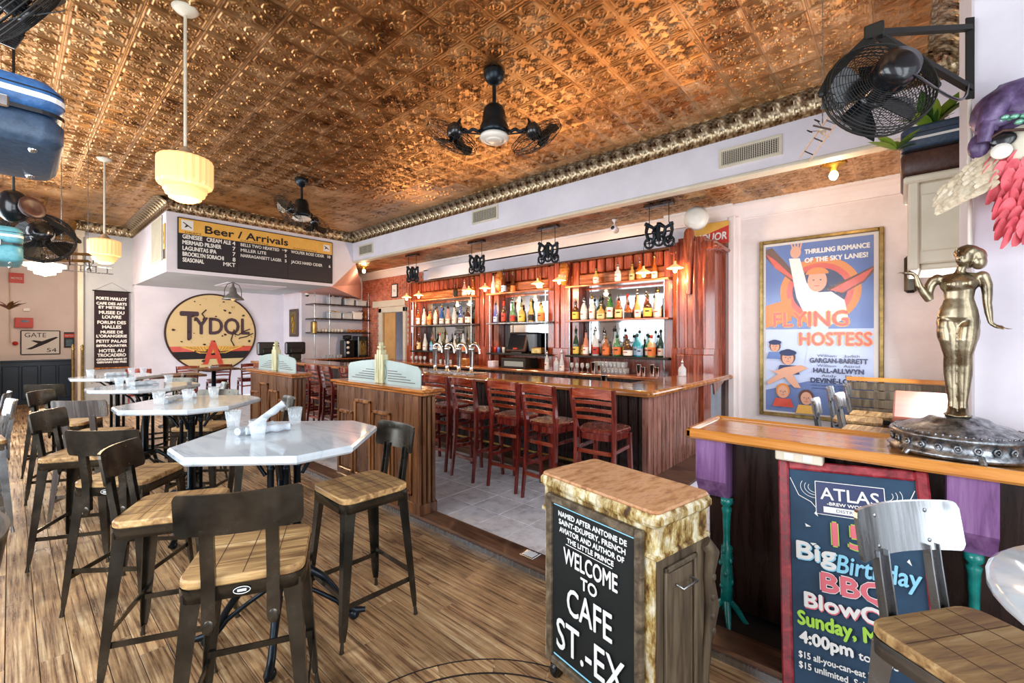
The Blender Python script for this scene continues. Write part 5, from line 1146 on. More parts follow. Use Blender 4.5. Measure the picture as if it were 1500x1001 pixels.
# ================================================================== POSTER
ps = sign('framed_poster', 'tall framed blue film poster lettered Flying Hostess on the painted brick', 'poster', (7.285, .847, 1.75), (0, -1, 0))
W2, H2 = .70, 1.265
for a, b_, c, d in ((-W2, -H2, -W2 + .05, H2), (W2 - .05, -H2, W2, H2), (-W2 + .05, -H2, W2 - .05, -H2 + .05), (-W2 + .05, H2 - .05, W2 - .05, H2)): MB().box((a, b, -.01) if 0 else (a, b_, -.01), (c, d, .03), .008).build('frame_bar', m_brass, ps)
MB().box((-W2 + .04, -H2 + .04, -.01), (W2 - .04, H2 - .04, .001)).build('backing', mat('poster_border', '#d8cfc6', .5), ps)
f = Flat(); f.z = .002
f.rect(-.62, -1.19, .60, 1.18, m_bluep); f.rect(-.62, -.62, .60, -.02, m_pale); f.poly([(-.62, -.62), (.6, -.62), (.6, -.78), (-.1, -.74), (-.62, -.9)], m_pale)
f.ell(.02, .50, .46, .46, m_orangep, n=36); f.ell(.02, .50, .38, .38, m_redp, n=36); f.ell(.02, .50, .31, .31, m_navyp, n=30)
f.poly([(-.62, 1.14), (-.54, 1.16), (-.22, .72), (-.08, .56), (-.20, .56), (-.50, .86), (-.62, 1.02)], m_brownp); f.poly([(-.62, 1.08), (-.5, .98), (-.2, .62), (-.15, .56), (-.5, .86)], m_redp)
f.poly([(.10, .52), (.3, .62), (.60, .78), (.60, .70), (.5, .58), (.28, .44)], m_brownp); f.poly([(.14, .5), (.6, .76), (.5, .6), (.28, .46)], m_redp)
f.poly([(-.62, .32), (-.3, .42), (-.3, .1), (-.62, .0)], m_orangep)
# waving figure in white, generic
f.poly([(-.33, .98), (-.20, .97), (-.12, .62), (.02, .48), (.16, .48), (.30, .36), (.34, .12), (.12, .02), (-.10, .08), (-.24, .42)], m_lett)
f.ell(-.25, 1.06, .065, .085, m_skin); 
for q in range(4): f.line([(-.28 + q * .028, 1.10), (-.30 + q * .04, 1.18)], .02, m_skin)
f.ell(.0, .64, .11, .15, m_skin); f.ell(.0, .73, .13, .09, m_orangep, a0=0, a1=180); f.ell(-.04, .65, .012, .008, m_navyp); f.ell(.04, .65, .012, .008, m_navyp); f.line([(-.03, .57), (.03, .57)], .012, m_redp)
f.poly([(-.06, .06), (.12, .06), (.16, -.42), (-.14, -.5)], m_pale)
f.text('THRILLING ROMANCE', -.14, 1.02, .062, m_lett, .70, bold=.004); f.text('OF THE SKY LANES!', -.14, .90, .062, m_lett, .68, bold=.004)
def big(t_, x, y, h, w_): f.text(t_, x, y, h, m_yellow, w_, bold=.016); f.text(t_, x, y, h, m_redp, w_, bold=.006)
big('FLYING', -.52, .02, .20, .86); big('HOSTESS', -.20, -.24, .17, .78)
f.text('William    Judith', .23, -.40, .035, m_navyp, .46, 'c'); f.text('GARGAN-BARRETT', .23, -.48, .062, m_navyp, .62, 'c', bold=.004)
f.text('William    Astrid', .23, -.535, .035, m_navyp, .46, 'c'); f.text('HALL-ALLWYN', .23, -.615, .062, m_navyp, .54, 'c', bold=.004)
f.text('Andy    Ella', .23, -.67, .035, m_navyp, .36, 'c'); f.text('DEVINE-LOGAN', .23, -.75, .062, m_navyp, .60, 'c', bold=.004)
f.text('MARLA SHELTON - ADDISON RANDALL', .23, -.80, .022, m_navyp, .60, 'c'); f.text('JONATHAN HALE - RICHARD TUCKER', .23, -.84, .022, m_navyp, .58, 'c')
def face(cx, cy, s, hair, coat, cap=None):
    f.poly([(cx - 1.5 * s, cy - 2.6 * s), (cx - 1.1 * s, cy - 1.2 * s), (cx + 1.1 * s, cy - 1.2 * s), (cx + 1.6 * s, cy - 2.6 * s)], coat); f.ell(cx, cy + .1 * s, 1.0 * s, 1.25 * s, hair); f.ell(cx, cy - .1 * s, .78 * s, 1.05 * s, m_skin)
    f.ell(cx - .3 * s, cy, .1 * s, .07 * s, m_navyp); f.ell(cx + .3 * s, cy, .1 * s, .07 * s, m_navyp); f.line([(cx, cy), (cx + .08 * s, cy - .35 * s)], .06 * s, m_brownp); f.line([(cx - .22 * s, cy - .6 * s), (cx + .22 * s, cy - .6 * s)], .09 * s, m_redp)
    if cap: f.ell(cx, cy + .75 * s, 1.15 * s, .5 * s, cap); f.ell(cx, cy + .5 * s, .9 * s, .16 * s, m_navyp)
face(-.50, -.26, .07, m_brownp, m_bluep, m_navyp); face(-.34, -.42, .09, m_brownp, m_navyp, m_navyp); face(-.40, -.90, .085, m_orangep, m_redp); face(-.12, -.97, .085, m_brownp, m_yellow)
f.poly([(-.58, -.60), (-.5, -.62), (-.38, -.56), (-.18, -.52), (-.10, -.56), (-.28, -.66), (-.18, -.84), (-.26, -.84), (-.38, -.70), (-.58, -.82), (-.60, -.78), (-.46, -.66)], m_skin)
f.text('A Universal Picture'[2:], -.55, .33, .03, m_lett, .3) if 0 else None
f.build('printed_picture', ps)
MB().box((-W2 + .05, -H2 + .05, .022), (W2 - .05, H2 - .05, .024)).build('glass_cover', mat('cover_glass', '#ffffff', .03, alpha=.04, ior=1.5), ps)
# ================================================================== LEDGE COUNTER
ld = thing('ledge_counter', 'honey-coloured ledge counter with dark panelled front and raised lip', 'counter')
MB().box((2.60, -1.35, 1.035), (3.12, .90, 1.07), .004).build('ledge_top', m_ledge, ld)
mb = MB(); mb.box((2.565, -1.35, 1.03), (2.605, .93, 1.085), .012); mb.box((2.565, .89, 1.03), (3.12, .93, 1.085), .012); mb.box((3.11, -.26, 1.03), (3.14, .93, 1.085), .012); mb.build('ledge_lip', m_ledge, ld)
MB().box((3.09, -1.35, 1.07), (3.15, -.26, 1.16), .01).build('back_board', mat('ledge_back', ['#5f2f17', '#84461f'], .3, scale=(20, 2, 20)), ld)
for i in range(5): MB().box((2.73, -1.3 + i * .43, .055), (2.76, -1.3 + (i + 1) * .43 - .004, 1.03), .006).build('front_panel', m_dark, ld)
MB().box((2.76, -1.3, .055), (3.0, .84, 1.03)).build('core', m_dark, ld)
for y, yw in ((.72, .16), (-.30, .15)):
    mb = MB(); mb.add([(2.60, y, 1.03), (2.60, y, .80), (2.66, y, .70), (2.74, y, .70), (2.74, y, 1.03)] + [(2.60, y + yw, 1.03), (2.60, y + yw, .80), (2.66, y + yw, .70), (2.74, y + yw, .70), (2.74, y + yw, 1.03)],
        [(0, 1, 2, 3, 4), (5, 6, 7, 8, 9)] + [(i, (i + 1) % 5, 5 + (i + 1) % 5, 5 + i) for i in range(5)]); mb.build('purple_bracket', m_purple, ld)
for y, w_ in ((.735, 'left'), (-.235, 'right')):
    t = thing('cast_leg', 'turquoise cast-iron leg under the %s purple bracket' % {'left': 'near end', 'right': 'right-hand'}[w_], 'leg', (2.67, y, .0), group='turquoise cast legs')
    mb = MB(); mb.lathe([(.034, .70), (.036, .67), (.02, .655), (.03, .64), (.024, .61), (.02, .5), (.02, .44), (.034, .42), (.03, .39), (.036, .36), (.024, .33), (.032, .3), (.038, .24), (.034, .2), (.036, .13), (.024, .1), (.03, .085)], 10, flute=.18); mb.build('leg_shaft', m_teal, t)
    mb = MB()
    for q in range(10): a = q * 2.4; mb.ball((.028 * math.cos(a), .028 * math.sin(a), .18 + q * .025), .012, .012, .018, 6, m=4)
    for q in range(4): a = q * PI / 2 + .4; mb.tube([(.02 * math.cos(a), .02 * math.sin(a), .12), (.06 * math.cos(a), .06 * math.sin(a), .07), (.09 * math.cos(a), .09 * math.sin(a), .02), (.11 * math.cos(a), .11 * math.sin(a), 0.0)], [.018, .018, .014, .012], 6)
    mb.build('scroll_ornament', m_teal, t)
t = thing('outlet_box', 'pale metal outlet box under the front lip of the ledge', 'outlet', (2.62, .38, 1.01)); MB().box((-.03, -.1, -.03), (.05, .1, .02), .005).build('outlet_case', m_cream, t)
for y in (-.04, .04): MB().box((-.033, y - .02, -.02), (-.03, y + .02, .012)).build('socket', m_porc, t)
# blue chalkboard leaning on the ledge
cb_ = sign('chalkboard', 'blue chalkboard in a red wood frame advertising a birthday barbecue', 'chalkboard', (2.478, .150, .497), (0, -1, 0), up=(.3375, .077, .938))
cw, chh = .285, .526
for a, b_, c, d in ((-cw, -chh, -cw + .045, chh), (cw - .045, -chh, cw, chh), (-cw + .045, chh - .045, cw - .045, chh), (-cw + .045, -chh, cw - .045, -chh + .045)): MB().box((a, b_, -.012), (c, d, .018), .007).build('frame_bar', m_redpaint, cb_)
MB().box((-cw + .03, -chh + .03, -.01), (cw - .03, chh - .03, .0)).build('board', m_bluechalk, cb_)
f = Flat()
def sc_line(cx, cy, r_, n=14):
    f.line([(cx + r_ * math.cos(i * 2 * PI / n), cy + r_ * math.sin(i * 2 * PI / n)) for i in range(n + 1)], .0022, m_lett)
for sx in (-1, 1):
    for r_ in (.03, .045, .062): 
        a0, a1 = (200, 360) if sx > 0 else (180, 340); f.line([(sx * .13 + r_ * math.cos(R(a)), .405 + r_ * .8 * math.sin(R(a))) for a in range(150, 400, 15)], .002, m_lett)
    f.line([(sx * .235, .44), (sx * .2, .36), (sx * .15, .335), (sx * .13, .31)], .003, m_lett)
f.rect(-.13, .285, .13, .435, m_navyp)
for p in (((-.13, .285), (.13, .285)), ((.13, .285), (.13, .435)), ((.13, .435), (-.13, .435)), ((-.13, .435), (-.13, .285))): f.line(p, .003, m_lett)
f.text('ATLAS', 0, .355, .055, m_lett, .22, 'c', bold=.001); f.text('-BREW WORKS-', 0, .33, .014, m_lett, .17, 'c', bold=.0008); f.rect(-.10, .295, .10, .322, m_lett); f.text('DISTRICT', 0, .302, .013, m_navyp, .1, 'c')
f.text('15', -.07, .155, .10, m_greenp, .13, bold=.007); f.text('15', -.07, .155, .10, m_pinkp, .13, bold=.003); f.text('th', .07, .18, .05, m_greenp, .06, bold=.002)
f.text('Big', -.21, .07, .075, m_skyp, .15, bold=.005); f.text('Big', -.213, .073, .075, m_lett, .15, bold=.003); f.text('Birthday', -.06, .045, .075, m_skyp, .28, bold=.002, shear=.15)
f.text('BBQ', -.12, -.045, .075, m_lett, .24, bold=.007); f.text('BBQ', -.12, -.045, .075, m_pinkp, .24, bold=.004); f.text('BlowOut', -.185, -.13, .06, m_pinkp, .37, bold=.005); f.text('BlowOut', -.187, -.127, .06, m_lett, .37, bold=.003)
f.text('Sunday, May 6', -.215, -.205, .055, m_greenp, .40, bold=.003); f.text('4:00pm', -.21, -.275, .045, m_lett, .19, bold=.003); f.text('to close', .0, -.275, .03, m_lett, .15, bold=.001)
f.text('$15 all-you-can-eat BBQ', -.215, -.335, .024, m_lett, .30, bold=.0008); f.text('$15 unlimited  Select', -.215, -.375, .024, m_lett, .27, bold=.0008); f.text('Beers', -.05, -.415, .026, m_lett, .09, bold=.0008)
f.ell(.15, -.37, .045, .045, m_skyp); f.ell(.15, -.37, .025, .025, m_bluechalk)
for x, y, a in ((-.12, .27, 120), (-.15, .22, 170), (-.13, .15, 200), (.1, .27, 60), (.2, .13, 120)): f.poly([(x, y), (x + .02 * math.cos(R(a + 20)), y + .02 * math.sin(R(a + 20))), (x + .026 * math.cos(R(a - 15)), y + .026 * math.sin(R(a - 15)))], m_lett)
f.build('chalk_lettering', cb_)
# ================================================================== WELCOME CABINET
cbn = thing('wooden_cabinet', 'worn yellow-and-brown wooden cabinet on castors bearing a welcome chalkboard', 'cabinet', (1.79, .935, 0), R(-11.5))
def lb(a, b_, c, m_, nm, be=.006, par=None): return MB().box(a, b_, be) .build(nm, m_, par or cbn) if c else None
hx, hy, ht = .165, .30, .965
MB().box((-hx, -hy, .09), (hx, hy, .80)).build('body', m_grayw, cbn)
MB().box((-hx - .012, -hy - .012, .79), (hx + .012, hy + .012, .91), .012).build('frieze', m_distress, cbn)
MB().box((-hx - .02, -hy - .02, .785), (hx + .02, hy + .02, .805), .006).build('frieze_bead', m_distress, cbn)
tp = rrect(2 * hx + .06, 2 * hy + .06, .03, 3); mb = MB(); mb.prism(tp, .905, .955, ch=.014); mb.build('top_moulding', m_distress, cbn); mb = MB(); mb.prism([(x * .96, y * .97) for x, y in tp], .953, .968, ch=.006); mb.build('top_board', m_distop, cbn)
for sy in (-1, 1): MB().box((-hx - .012, sy * hy - (.0 if sy < 0 else .05), .09), (-hx + .01, sy * hy + (.05 if sy < 0 else 0), .79), .005).build('front_stile', m_distress, cbn)
MB().box((-hx - .01, -hy, .08), (hx + .01, hy, .13), .01).build('base_rail', m_grayw, cbn)
# side panel (faces right of the picture) with pull
for a, b_, c, d in ((-.12, .15, -.10, .74), (.08, .15, .10, .74), (-.12, .72, .10, .74), (-.12, .15, .10, .17)): MB().box((a, -hy - .014, b_), (c, -hy, d), .004).build('side_moulding', m_grayw, cbn)
MB().box((-.09, -hy - .008, .18), (.07, -hy, .71), .006).build('side_panel', m_grayw, cbn)
MB().tube([(-.05, -hy - .01, .66), (-.05, -hy - .04, .655), (.05, -hy - .04, .655), (.05, -hy - .01, .66)], .005, 6).build('pull_handle', m_silver, cbn)
mb = MB(); mb.tube([(hx + .0, -hy, .76), (hx + .03, -hy - .015, .72), (hx + .015, -hy - .01, .62), (hx + .035, -hy - .015, .5), (hx + .01, -hy - .01, .35), (hx, -hy, .2), (hx + .02, -hy, .1)], [.03, .034, .024, .03, .02, .02, .028], 8)
for z in (.7, .62, .54, .46, .4): mb.ball((hx + .02, -hy - .028, z), .016, .014, .02, 8, m=5)
mb.build('carved_corner', m_grayw, cbn)
for sx in (-1, 1):
    for sy in (-1, 1):
        mb = MB(); mb.T = Matrix.Translation((sx * (hx - .03), sy * (hy - .04), .04)) @ Matrix.Rotation(PI / 2, 4, 'X'); mb.lathe([(0, -.014), (.036, -.014), (.04, -.008), (.04, .008), (.036, .014), (0, .014)], 18); c_ = mb.build('castor', m_black, cbn)
        MB().box((sx * (hx - .03) - .022, sy * (hy - .04) - .024, .035), (sx * (hx - .03) + .022, sy * (hy - .04) - .018, .09)).box((sx * (hx - .03) - .022, sy * (hy - .04) + .018, .035), (sx * (hx - .03) + .022, sy * (hy - .04) + .024, .09)).build('castor_fork', m_steel, c_)
# the chalkboard hung on the cabinet front
cabM = Matrix.Translation((1.79, .935, 0)) @ Matrix.Rotation(R(-11.5), 4, 'Z')
cc = sign('chalkboard', 'black chalkboard welcoming guests, hung on the worn cabinet front', 'chalkboard', cabM @ V((-hx - .014, .0, .50)), cabM.to_3x3() @ V((0, -1, 0)))
w2, h2 = .265, .385
for a, b_, c, d in ((-w2, -h2, -w2 + .035, h2), (w2 - .035, -h2, w2, h2), (-w2 + .035, h2 - .035, w2 - .035, h2), (-w2 + .035, -h2, w2 - .035, -h2 + .035)): MB().box((a, b_, 0), (c, d, .028), .006).build('frame_bar', m_grayw, cc)
MB().box((-w2 + .02, -h2 + .02, .002), (w2 - .02, h2 - .02, .012)).build('board', m_chalk, cc)
f = Flat(); f.z = .013
for p in (((-.222, .345), (.222, .345)), ((-.222, -.34), (.222, -.34))): f.line(p, .008, m_skyp)
for t_, y, h, w_ in (('NAMED AFTER ANTOINE DE', .300, .022, .38), ('SAINT-EXUPERY, FRENCH', .266, .022, .37), ('AVIATOR AND AUTHOR OF', .232, .022, .36), ('THE LITTLE PRINCE', .200, .020, .26), ('WELCOME', .105, .07, .30), ('TO', .035, .05, .09), ('CAFE', -.105, .115, .25), ('ST.-EX', -.285, .135, .38)):
    f.text(t_, 0, y, h, m_chalkw, w_, 'c', bold=.0012 if h < .04 else .0018)
f.line([(-.13, .194), (.13, .194)], .003, m_chalkw); f.line([(-.02, .283 + .0), (-.0, .28)], .002, m_chalkw)
f.build('chalk_lettering', cc)
# ================================================================== STATUE
st = thing('bronze_statue', 'bronze statue of a standing female figure with one palm raised, on the honey ledge', 'statue', (2.86, -.20, 1.072), R(176))
mb = MB(); mb.lathe([(.235, .012), (.24, .02), (.24, .03), (.226, .036), (.226, .085), (.24, .092), (.236, .104), (.222, .11), (.20, .118), (.17, .135), (.13, .142), (.115, .152), (.10, .165), (.075, .172), (.0, .173)], 48); bs_ = mb.build('pedestal', m_pewter, st)
mb = MB()
for i in range(24):
    a = 2 * PI * i / 24; c, s = math.cos(a), math.sin(a)
    q = [(.231 * math.cos(a + .05 * math.cos(k)), .231 * math.sin(a + .05 * math.cos(k)), .060 + .014 * math.sin(k)) for k in [j * PI / 3 for j in range(6)]]
    mb.tube(q, .004, 5, closed=True); mb.ball((.232 * c, .232 * s, .06), .006, n=6, m=4)
for i in range(60): a = 2 * PI * i / 60; mb.ball((.222 * math.cos(a), .222 * math.sin(a), .112), .006, n=5, m=3)
mb.build('relief_band', m_pewter, bs_)
for i in range(6):
    a = 2 * PI * i / 6 + .3; c, s = math.cos(a), math.sin(a); mb = MB(); mb.tube([(.215 * c, .215 * s, .03), (.24 * c, .24 * s, .02), (.252 * c, .252 * s, .006)], [.018, .014, .012], 8); mb.build('paw_foot', m_pewter, bs_)
b = MB(); z0 = .175
def T_(pts, rs, n=10, fl=1.): b.tube([(p[0], p[1], z0 + p[2]) for p in pts], rs, n, flat=fl)
def B_(c, *r_): b.ball((c[0], c[1], z0 + c[2]), *r_, n=16, m=10)
# y: +y is the figure's left (viewer's right); viewer looks along -x
for s, dx in ((-1, .0), (1, .008)):
    T_([(dx, s * .034, .47), (dx, s * .036, .44), (dx + .006, s * .031, .40), (dx + .012, s * .026, .345), (dx + .010, s * .022, .30), (dx + .008, s * .021, .275), (dx - .004, s * .021, .235), (dx - .008, s * .020, .19), (dx - .004, s * .018, .12), (dx, s * .017, .065), (dx, s * .017, .03)],
       [.015, .032, .039, .038, .032, .027, .0285, .0285, .022, .016, .018], 14)
    T_([(dx - .016, s * .018, .016), (dx + .01, s * .02, .022), (dx + .04, s * .023, .012), (dx + .06, s * .024, .008)], [.016, .018, .015, .009], 10)
    for q in range(5): B_((dx + .062 - abs(q - 1) * .004, s * (.014 + q * .006), .007), .010, .0034, .006)
    B_((dx + .022, s * .021, .277), .012, .012, .014)            # kneecap
    B_((-.028, s * .030, .43), .034, .034, .04)                   # seat
B_((.004, .036, .385), .040, .036, .07); B_((.004, -.036, .385), .040, .036, .07); B_((0, 0, .425), .040, .073, .10); B_((.004, 0, .47), .034, .058, .05); B_((.008, 0, .43), .030, .05, .06); B_((.004, .034, .41), .042, .037, .07); B_((.004, -.034, .41), .042, .037, .07); B_((0, .03, .465), .036, .036, .06); B_((0, -.03, .465), .036, .036, .06)
T_([(.004, 0, .405), (.005, 0, .425), (.006, 0, .45), (.006, .002, .485), (.004, .003, .535), (.002, .004, .57), (.0, .004, .605), (-.004, .004, .63), (-.004, .004, .65)], [.03, .055, .070, .063, .049, .053, .060, .052, .026], 18, .62)
B_((.0, .004, .60), .044, .066, .05); B_((-.012, .004, .635), .028, .072, .02)
for s in (-1, 1): B_((.028, .004 + s * .027, .600), .020, .021, .021); B_((-.006, .004 + s * .072, .630), .024, .024, .024)
T_([(-.006, .004, .64), (-.004, .010, .665), (.0, .016, .69)], [.022, .0175, .018], 12)
# head, turned and tilted back to the viewer's left
B_((.006, .022, .722), .036, .030, .042); B_((.024, .012, .700), .018, .018, .016); B_((.040, .006, .716), .009, .006, .011); B_((.034, .0, .704), .006, .009, .004)
for s in (-1, 1): B_((.033, .012 + s * .013, .727), .006, .007, .004)
B_((-.012, .030, .742), .046, .046, .036); B_((-.020, .056, .722), .042, .038, .042); B_((-.012, .066, .695), .034, .028, .034); B_((-.03, .03, .72), .034, .04, .05)
for i in range(6): T_([(.022 - i * .012, -.002 + i * .008, .750), (.0 - i * .01, .03 + i * .008, .772 - i * .004), (-.02, .066, .74 - i * .01), (-.03, .064, .705 - i * .003)], [.008, .009, .009, .006], 6)
# right arm bent, palm up
T_([(-.006, -.076, .632), (-.004, -.094, .60), (.004, -.098, .565), (.012, -.094, .532)], [.023, .022, .019, .0165], 12)
T_([(.012, -.094, .532), (.03, -.112, .565), (.04, -.128, .60), (.044, -.138, .645)], [.0165, .0165, .0135, .009], 12)
T_([(.044, -.138, .645), (.046, -.150, .66), (.05, -.165, .664), (.054, -.182, .665)], [.009, .0085, .0105, .009], 10)
for q in range(4): y = (.036 + q * .008); T_([(y + .006, -.178, .665), (y + .008, -.195, .667 + q * .0006), (y + .008, -.205 - (.004 if q in (1, 2) else 0), .664)], [.0034, .003, .0024], 6)
T_([(.04, -.152, .668), (.034, -.166, .678), (.036, -.176, .682)], [.004, .0034, .0026], 6)
# left arm straight, hand flared outward
T_([(-.006, .078, .632), (-.012, .090, .59), (-.014, .092, .55), (-.014, .092, .51), (-.008, .096, .47), (-.002, .102, .42)], [.023, .021, .018, .0155, .0145, .009], 12)
T_([(-.002, .102, .42), (0, .118, .406), (.0, .138, .400)], [.009, .009, .0095], 10)
for q in range(4): x = -.012 + q * .008; T_([(x, .136, .400), (x + .002, .152, .396 - abs(q - 1.5) * .001), (x + .003, .165 + (.003 if q in (1, 2) else 0), .394)], [.0035, .003, .0024], 6)
T_([(.008, .12, .404), (.016, .132, .394), (.018, .14, .389)], [.004, .0034, .0026], 6)
B_((.0, .0, .004), .075, .05, .012)
fig = b.build('figure', m_bronze, st, weld=False)
rm = fig.modifiers.new('skin', 'REMESH'); rm.mode = 'VOXEL'; rm.voxel_size = .0036; rm.use_smooth_shade = True
sm = fig.modifiers.new('soft', 'SMOOTH'); sm.factor = .5; sm.iterations = 9
# ================================================================== PENDANT LAMPS
def make_pendant():
    t = thing('pendant_lamp', 'x', 'lamp')
    mb = MB(); mb.lathe([(0, 0), (.09, 0), (.095, -.01), (.07, -.035), (.03, -.05), (.012, -.06), (0, -.06)], 24); mb.build('canopy', m_cream, t)
    MB().tube([(0, 0, -.05), (0, 0, -1.16)], .012, 8).build('rod', m_cream, t)
    mb = MB(); mb.lathe([(.012, -1.13), (.035, -1.15), (.045, -1.17), (.06, -1.18), (.07, -1.20), (.10, -1.215), (.12, -1.225), (0, -1.23)], 24); mb.build('gallery', mat('warm_metal', ['#c9ab8b', '#dcc3a6'], .3, metal=.4), t)
    mb = MB(); mb.lathe([(.12, -1.215), (.185, -1.235), (.193, -1.25), (.193, -1.43), (.185, -1.455), (.15, -1.475)], 48, flute=.03, smooth=False); mb.lathe([(.15, -1.475), (.148, -1.50), (.138, -1.505), (.134, -1.53), (.115, -1.536), (.11, -1.56), (.085, -1.566), (.07, -1.58), (0, -1.585)], 32); sh = mb.build('glass_shade', m_shade, t)
    return t
pd = make_pendant(); pd.location = (.945, 4.386, CEIL - .0); pd['label'] = 'large ribbed glass pendant lamp on a cream rod, nearest'; pd['group'] = 'ribbed pendants'
dup(pd, (.932, 8.95, CEIL), 0, 'ribbed glass pendant lamp in front of the destination banner', 'ribbed pendants')
for x, y in ((.945, 4.386), (.932, 8.95)): bulb('pendant_light', (x, y, CEIL - 1.66), 35, (1, .70, .40), .12)
t = thing('white_pendant', 'bright stepped white glass lamp in the far left corner', 'lamp', (.45, 12.6, CEIL)); MB().tube([(0, 0, 0), (0, 0, -1.12)], .01, 8).build('rod', m_gold, t); mb = MB(); mb.lathe([(0, -1.1), (.06, -1.12), (.12, -1.2), (.30, -1.24), (.30, -1.30), (.23, -1.31), (.23, -1.37), (.16, -1.38), (.15, -1.44), (.08, -1.45), (0, -1.48)], 24); mb.build('glass_shade', m_shadew, t); bulb('pendant_light', (.45, 12.6, 2.8), 120, (1, .8, .6), .1)
# ================================================================== CEILING FANS
def fanhead(par, M_, r_=.24, dark=m_black):
    nm = 'fan_head'
    mb = MB(); mb.T = M_; mb.lathe([(0, .14), (.05, .13), (.075, .09), (.08, .04), (.06, -.01), (.03, -.03), (0, -.04)], 18); h = mb.build(nm, dark, par)
    for q in range(4):
        a = q * PI / 2; m2 = MB(); m2.T = M_ @ Matrix.Rotation(a, 4, 'Z') @ Matrix.Rotation(.35, 4, 'X')
        pts = [(.03, -.02), (.10, -.07), (r_ * .86, -.08), (r_ * .92, 0), (r_ * .8, .07), (.10, .05), (.03, .02)]; m2.prism(pts, -.032, -.028); m2.build('blade', m_steel, h)
    cg = MB(); cg.T = M_
    for rr, z in ((r_, -.035), (r_, .02), (r_ * .985, -.01), (r_ * .7, -.075), (r_ * .4, -.09), (r_ * .7, .055), (.07, -.095)): cg.tube([(rr * math.cos(a * PI / 14), rr * math.sin(a * PI / 14), z) for a in range(28)], .0028, 4, closed=True)
    for q in range(28):
        a = q * PI / 14; c, s = math.cos(a), math.sin(a); cg.tube([(.05 * c, .05 * s, -.095), (r_ * .6 * c, r_ * .6 * s, -.085), (r_ * .95 * c, r_ * .95 * s, -.045), (r_ * c, r_ * s, -.01), (r_ * .95 * c, r_ * .95 * s, .03), (.08 * c, .08 * s, .07)], .0018, 3, cap=False)
    cg.build('wire_cage', m_blackm, h)
    return h
def twinfan(loc, rz, label, light=True):
    t = thing('ceiling_fan', label, 'fan', loc, rz, 'twin-head ceiling fans')
    mb = MB(); mb.lathe([(0, 0), (.105, 0), (.11, -.03), (.10, -.06), (.085, -.1), (.05, -.13), (.03, -.14), (0, -.15)], 24); mb.build('canopy', m_iron, t)
    MB().tube([(0, 0, -.12), (0, 0, -.36)], .02, 10).build('downrod', m_iron, t)
    mb = MB(); mb.lathe([(.025, -.34), (.08, -.36), (.10, -.38), (.115, -.44), (.12, -.52), (.145, -.57), (.14, -.60), (.15, -.62), (.11, -.65), (0, -.65)], 28); mb.build('motor_housing', m_iron, t)
    mb = MB(); mb.lathe([(.10, -.64), (.14, -.655), (.15, -.68), (.13, -.70), (.10, -.705)], 28); mb.lathe([(.10, -.704), (.06, -.712), (0, -.715)], 24); mb.build('light_dish', m_porc, t)
    for s in (-1, 1):
        pts = [(s * (.12 + .2 * i / 8), .012 * math.sin(i * 1.6), -.60 + .012 * math.cos(i * 1.6)) for i in range(9)]
        mb = MB(); mb.tube(pts, .017, 7); mb.tube([(s * .12, 0, -.64), (s * .32, 0, -.62)], .008, 6); mb.tube([(s * .32, 0, -.60), (s * .36, 0, -.52), (s * .34, 0, -.48)], [.016, .02, .008], 8); mb.build('arm', m_iron, t)
        Mh = Matrix.Translation((s * .42, 0, -.66)) @ Matrix.Rotation(s * R(-36), 4, 'Y') @ Matrix.Rotation(R(34), 4, 'X'); fanhead(t, Mh, .27)
    return t
twinfan((3.224, 3.072, CEIL), R(-48.7), 'dark twin-head ceiling fan with a round light dish in mid ceiling')
twinfan((3.253, 7.59, CEIL), R(40), 'dark twin-head ceiling fan further back over the beer board')
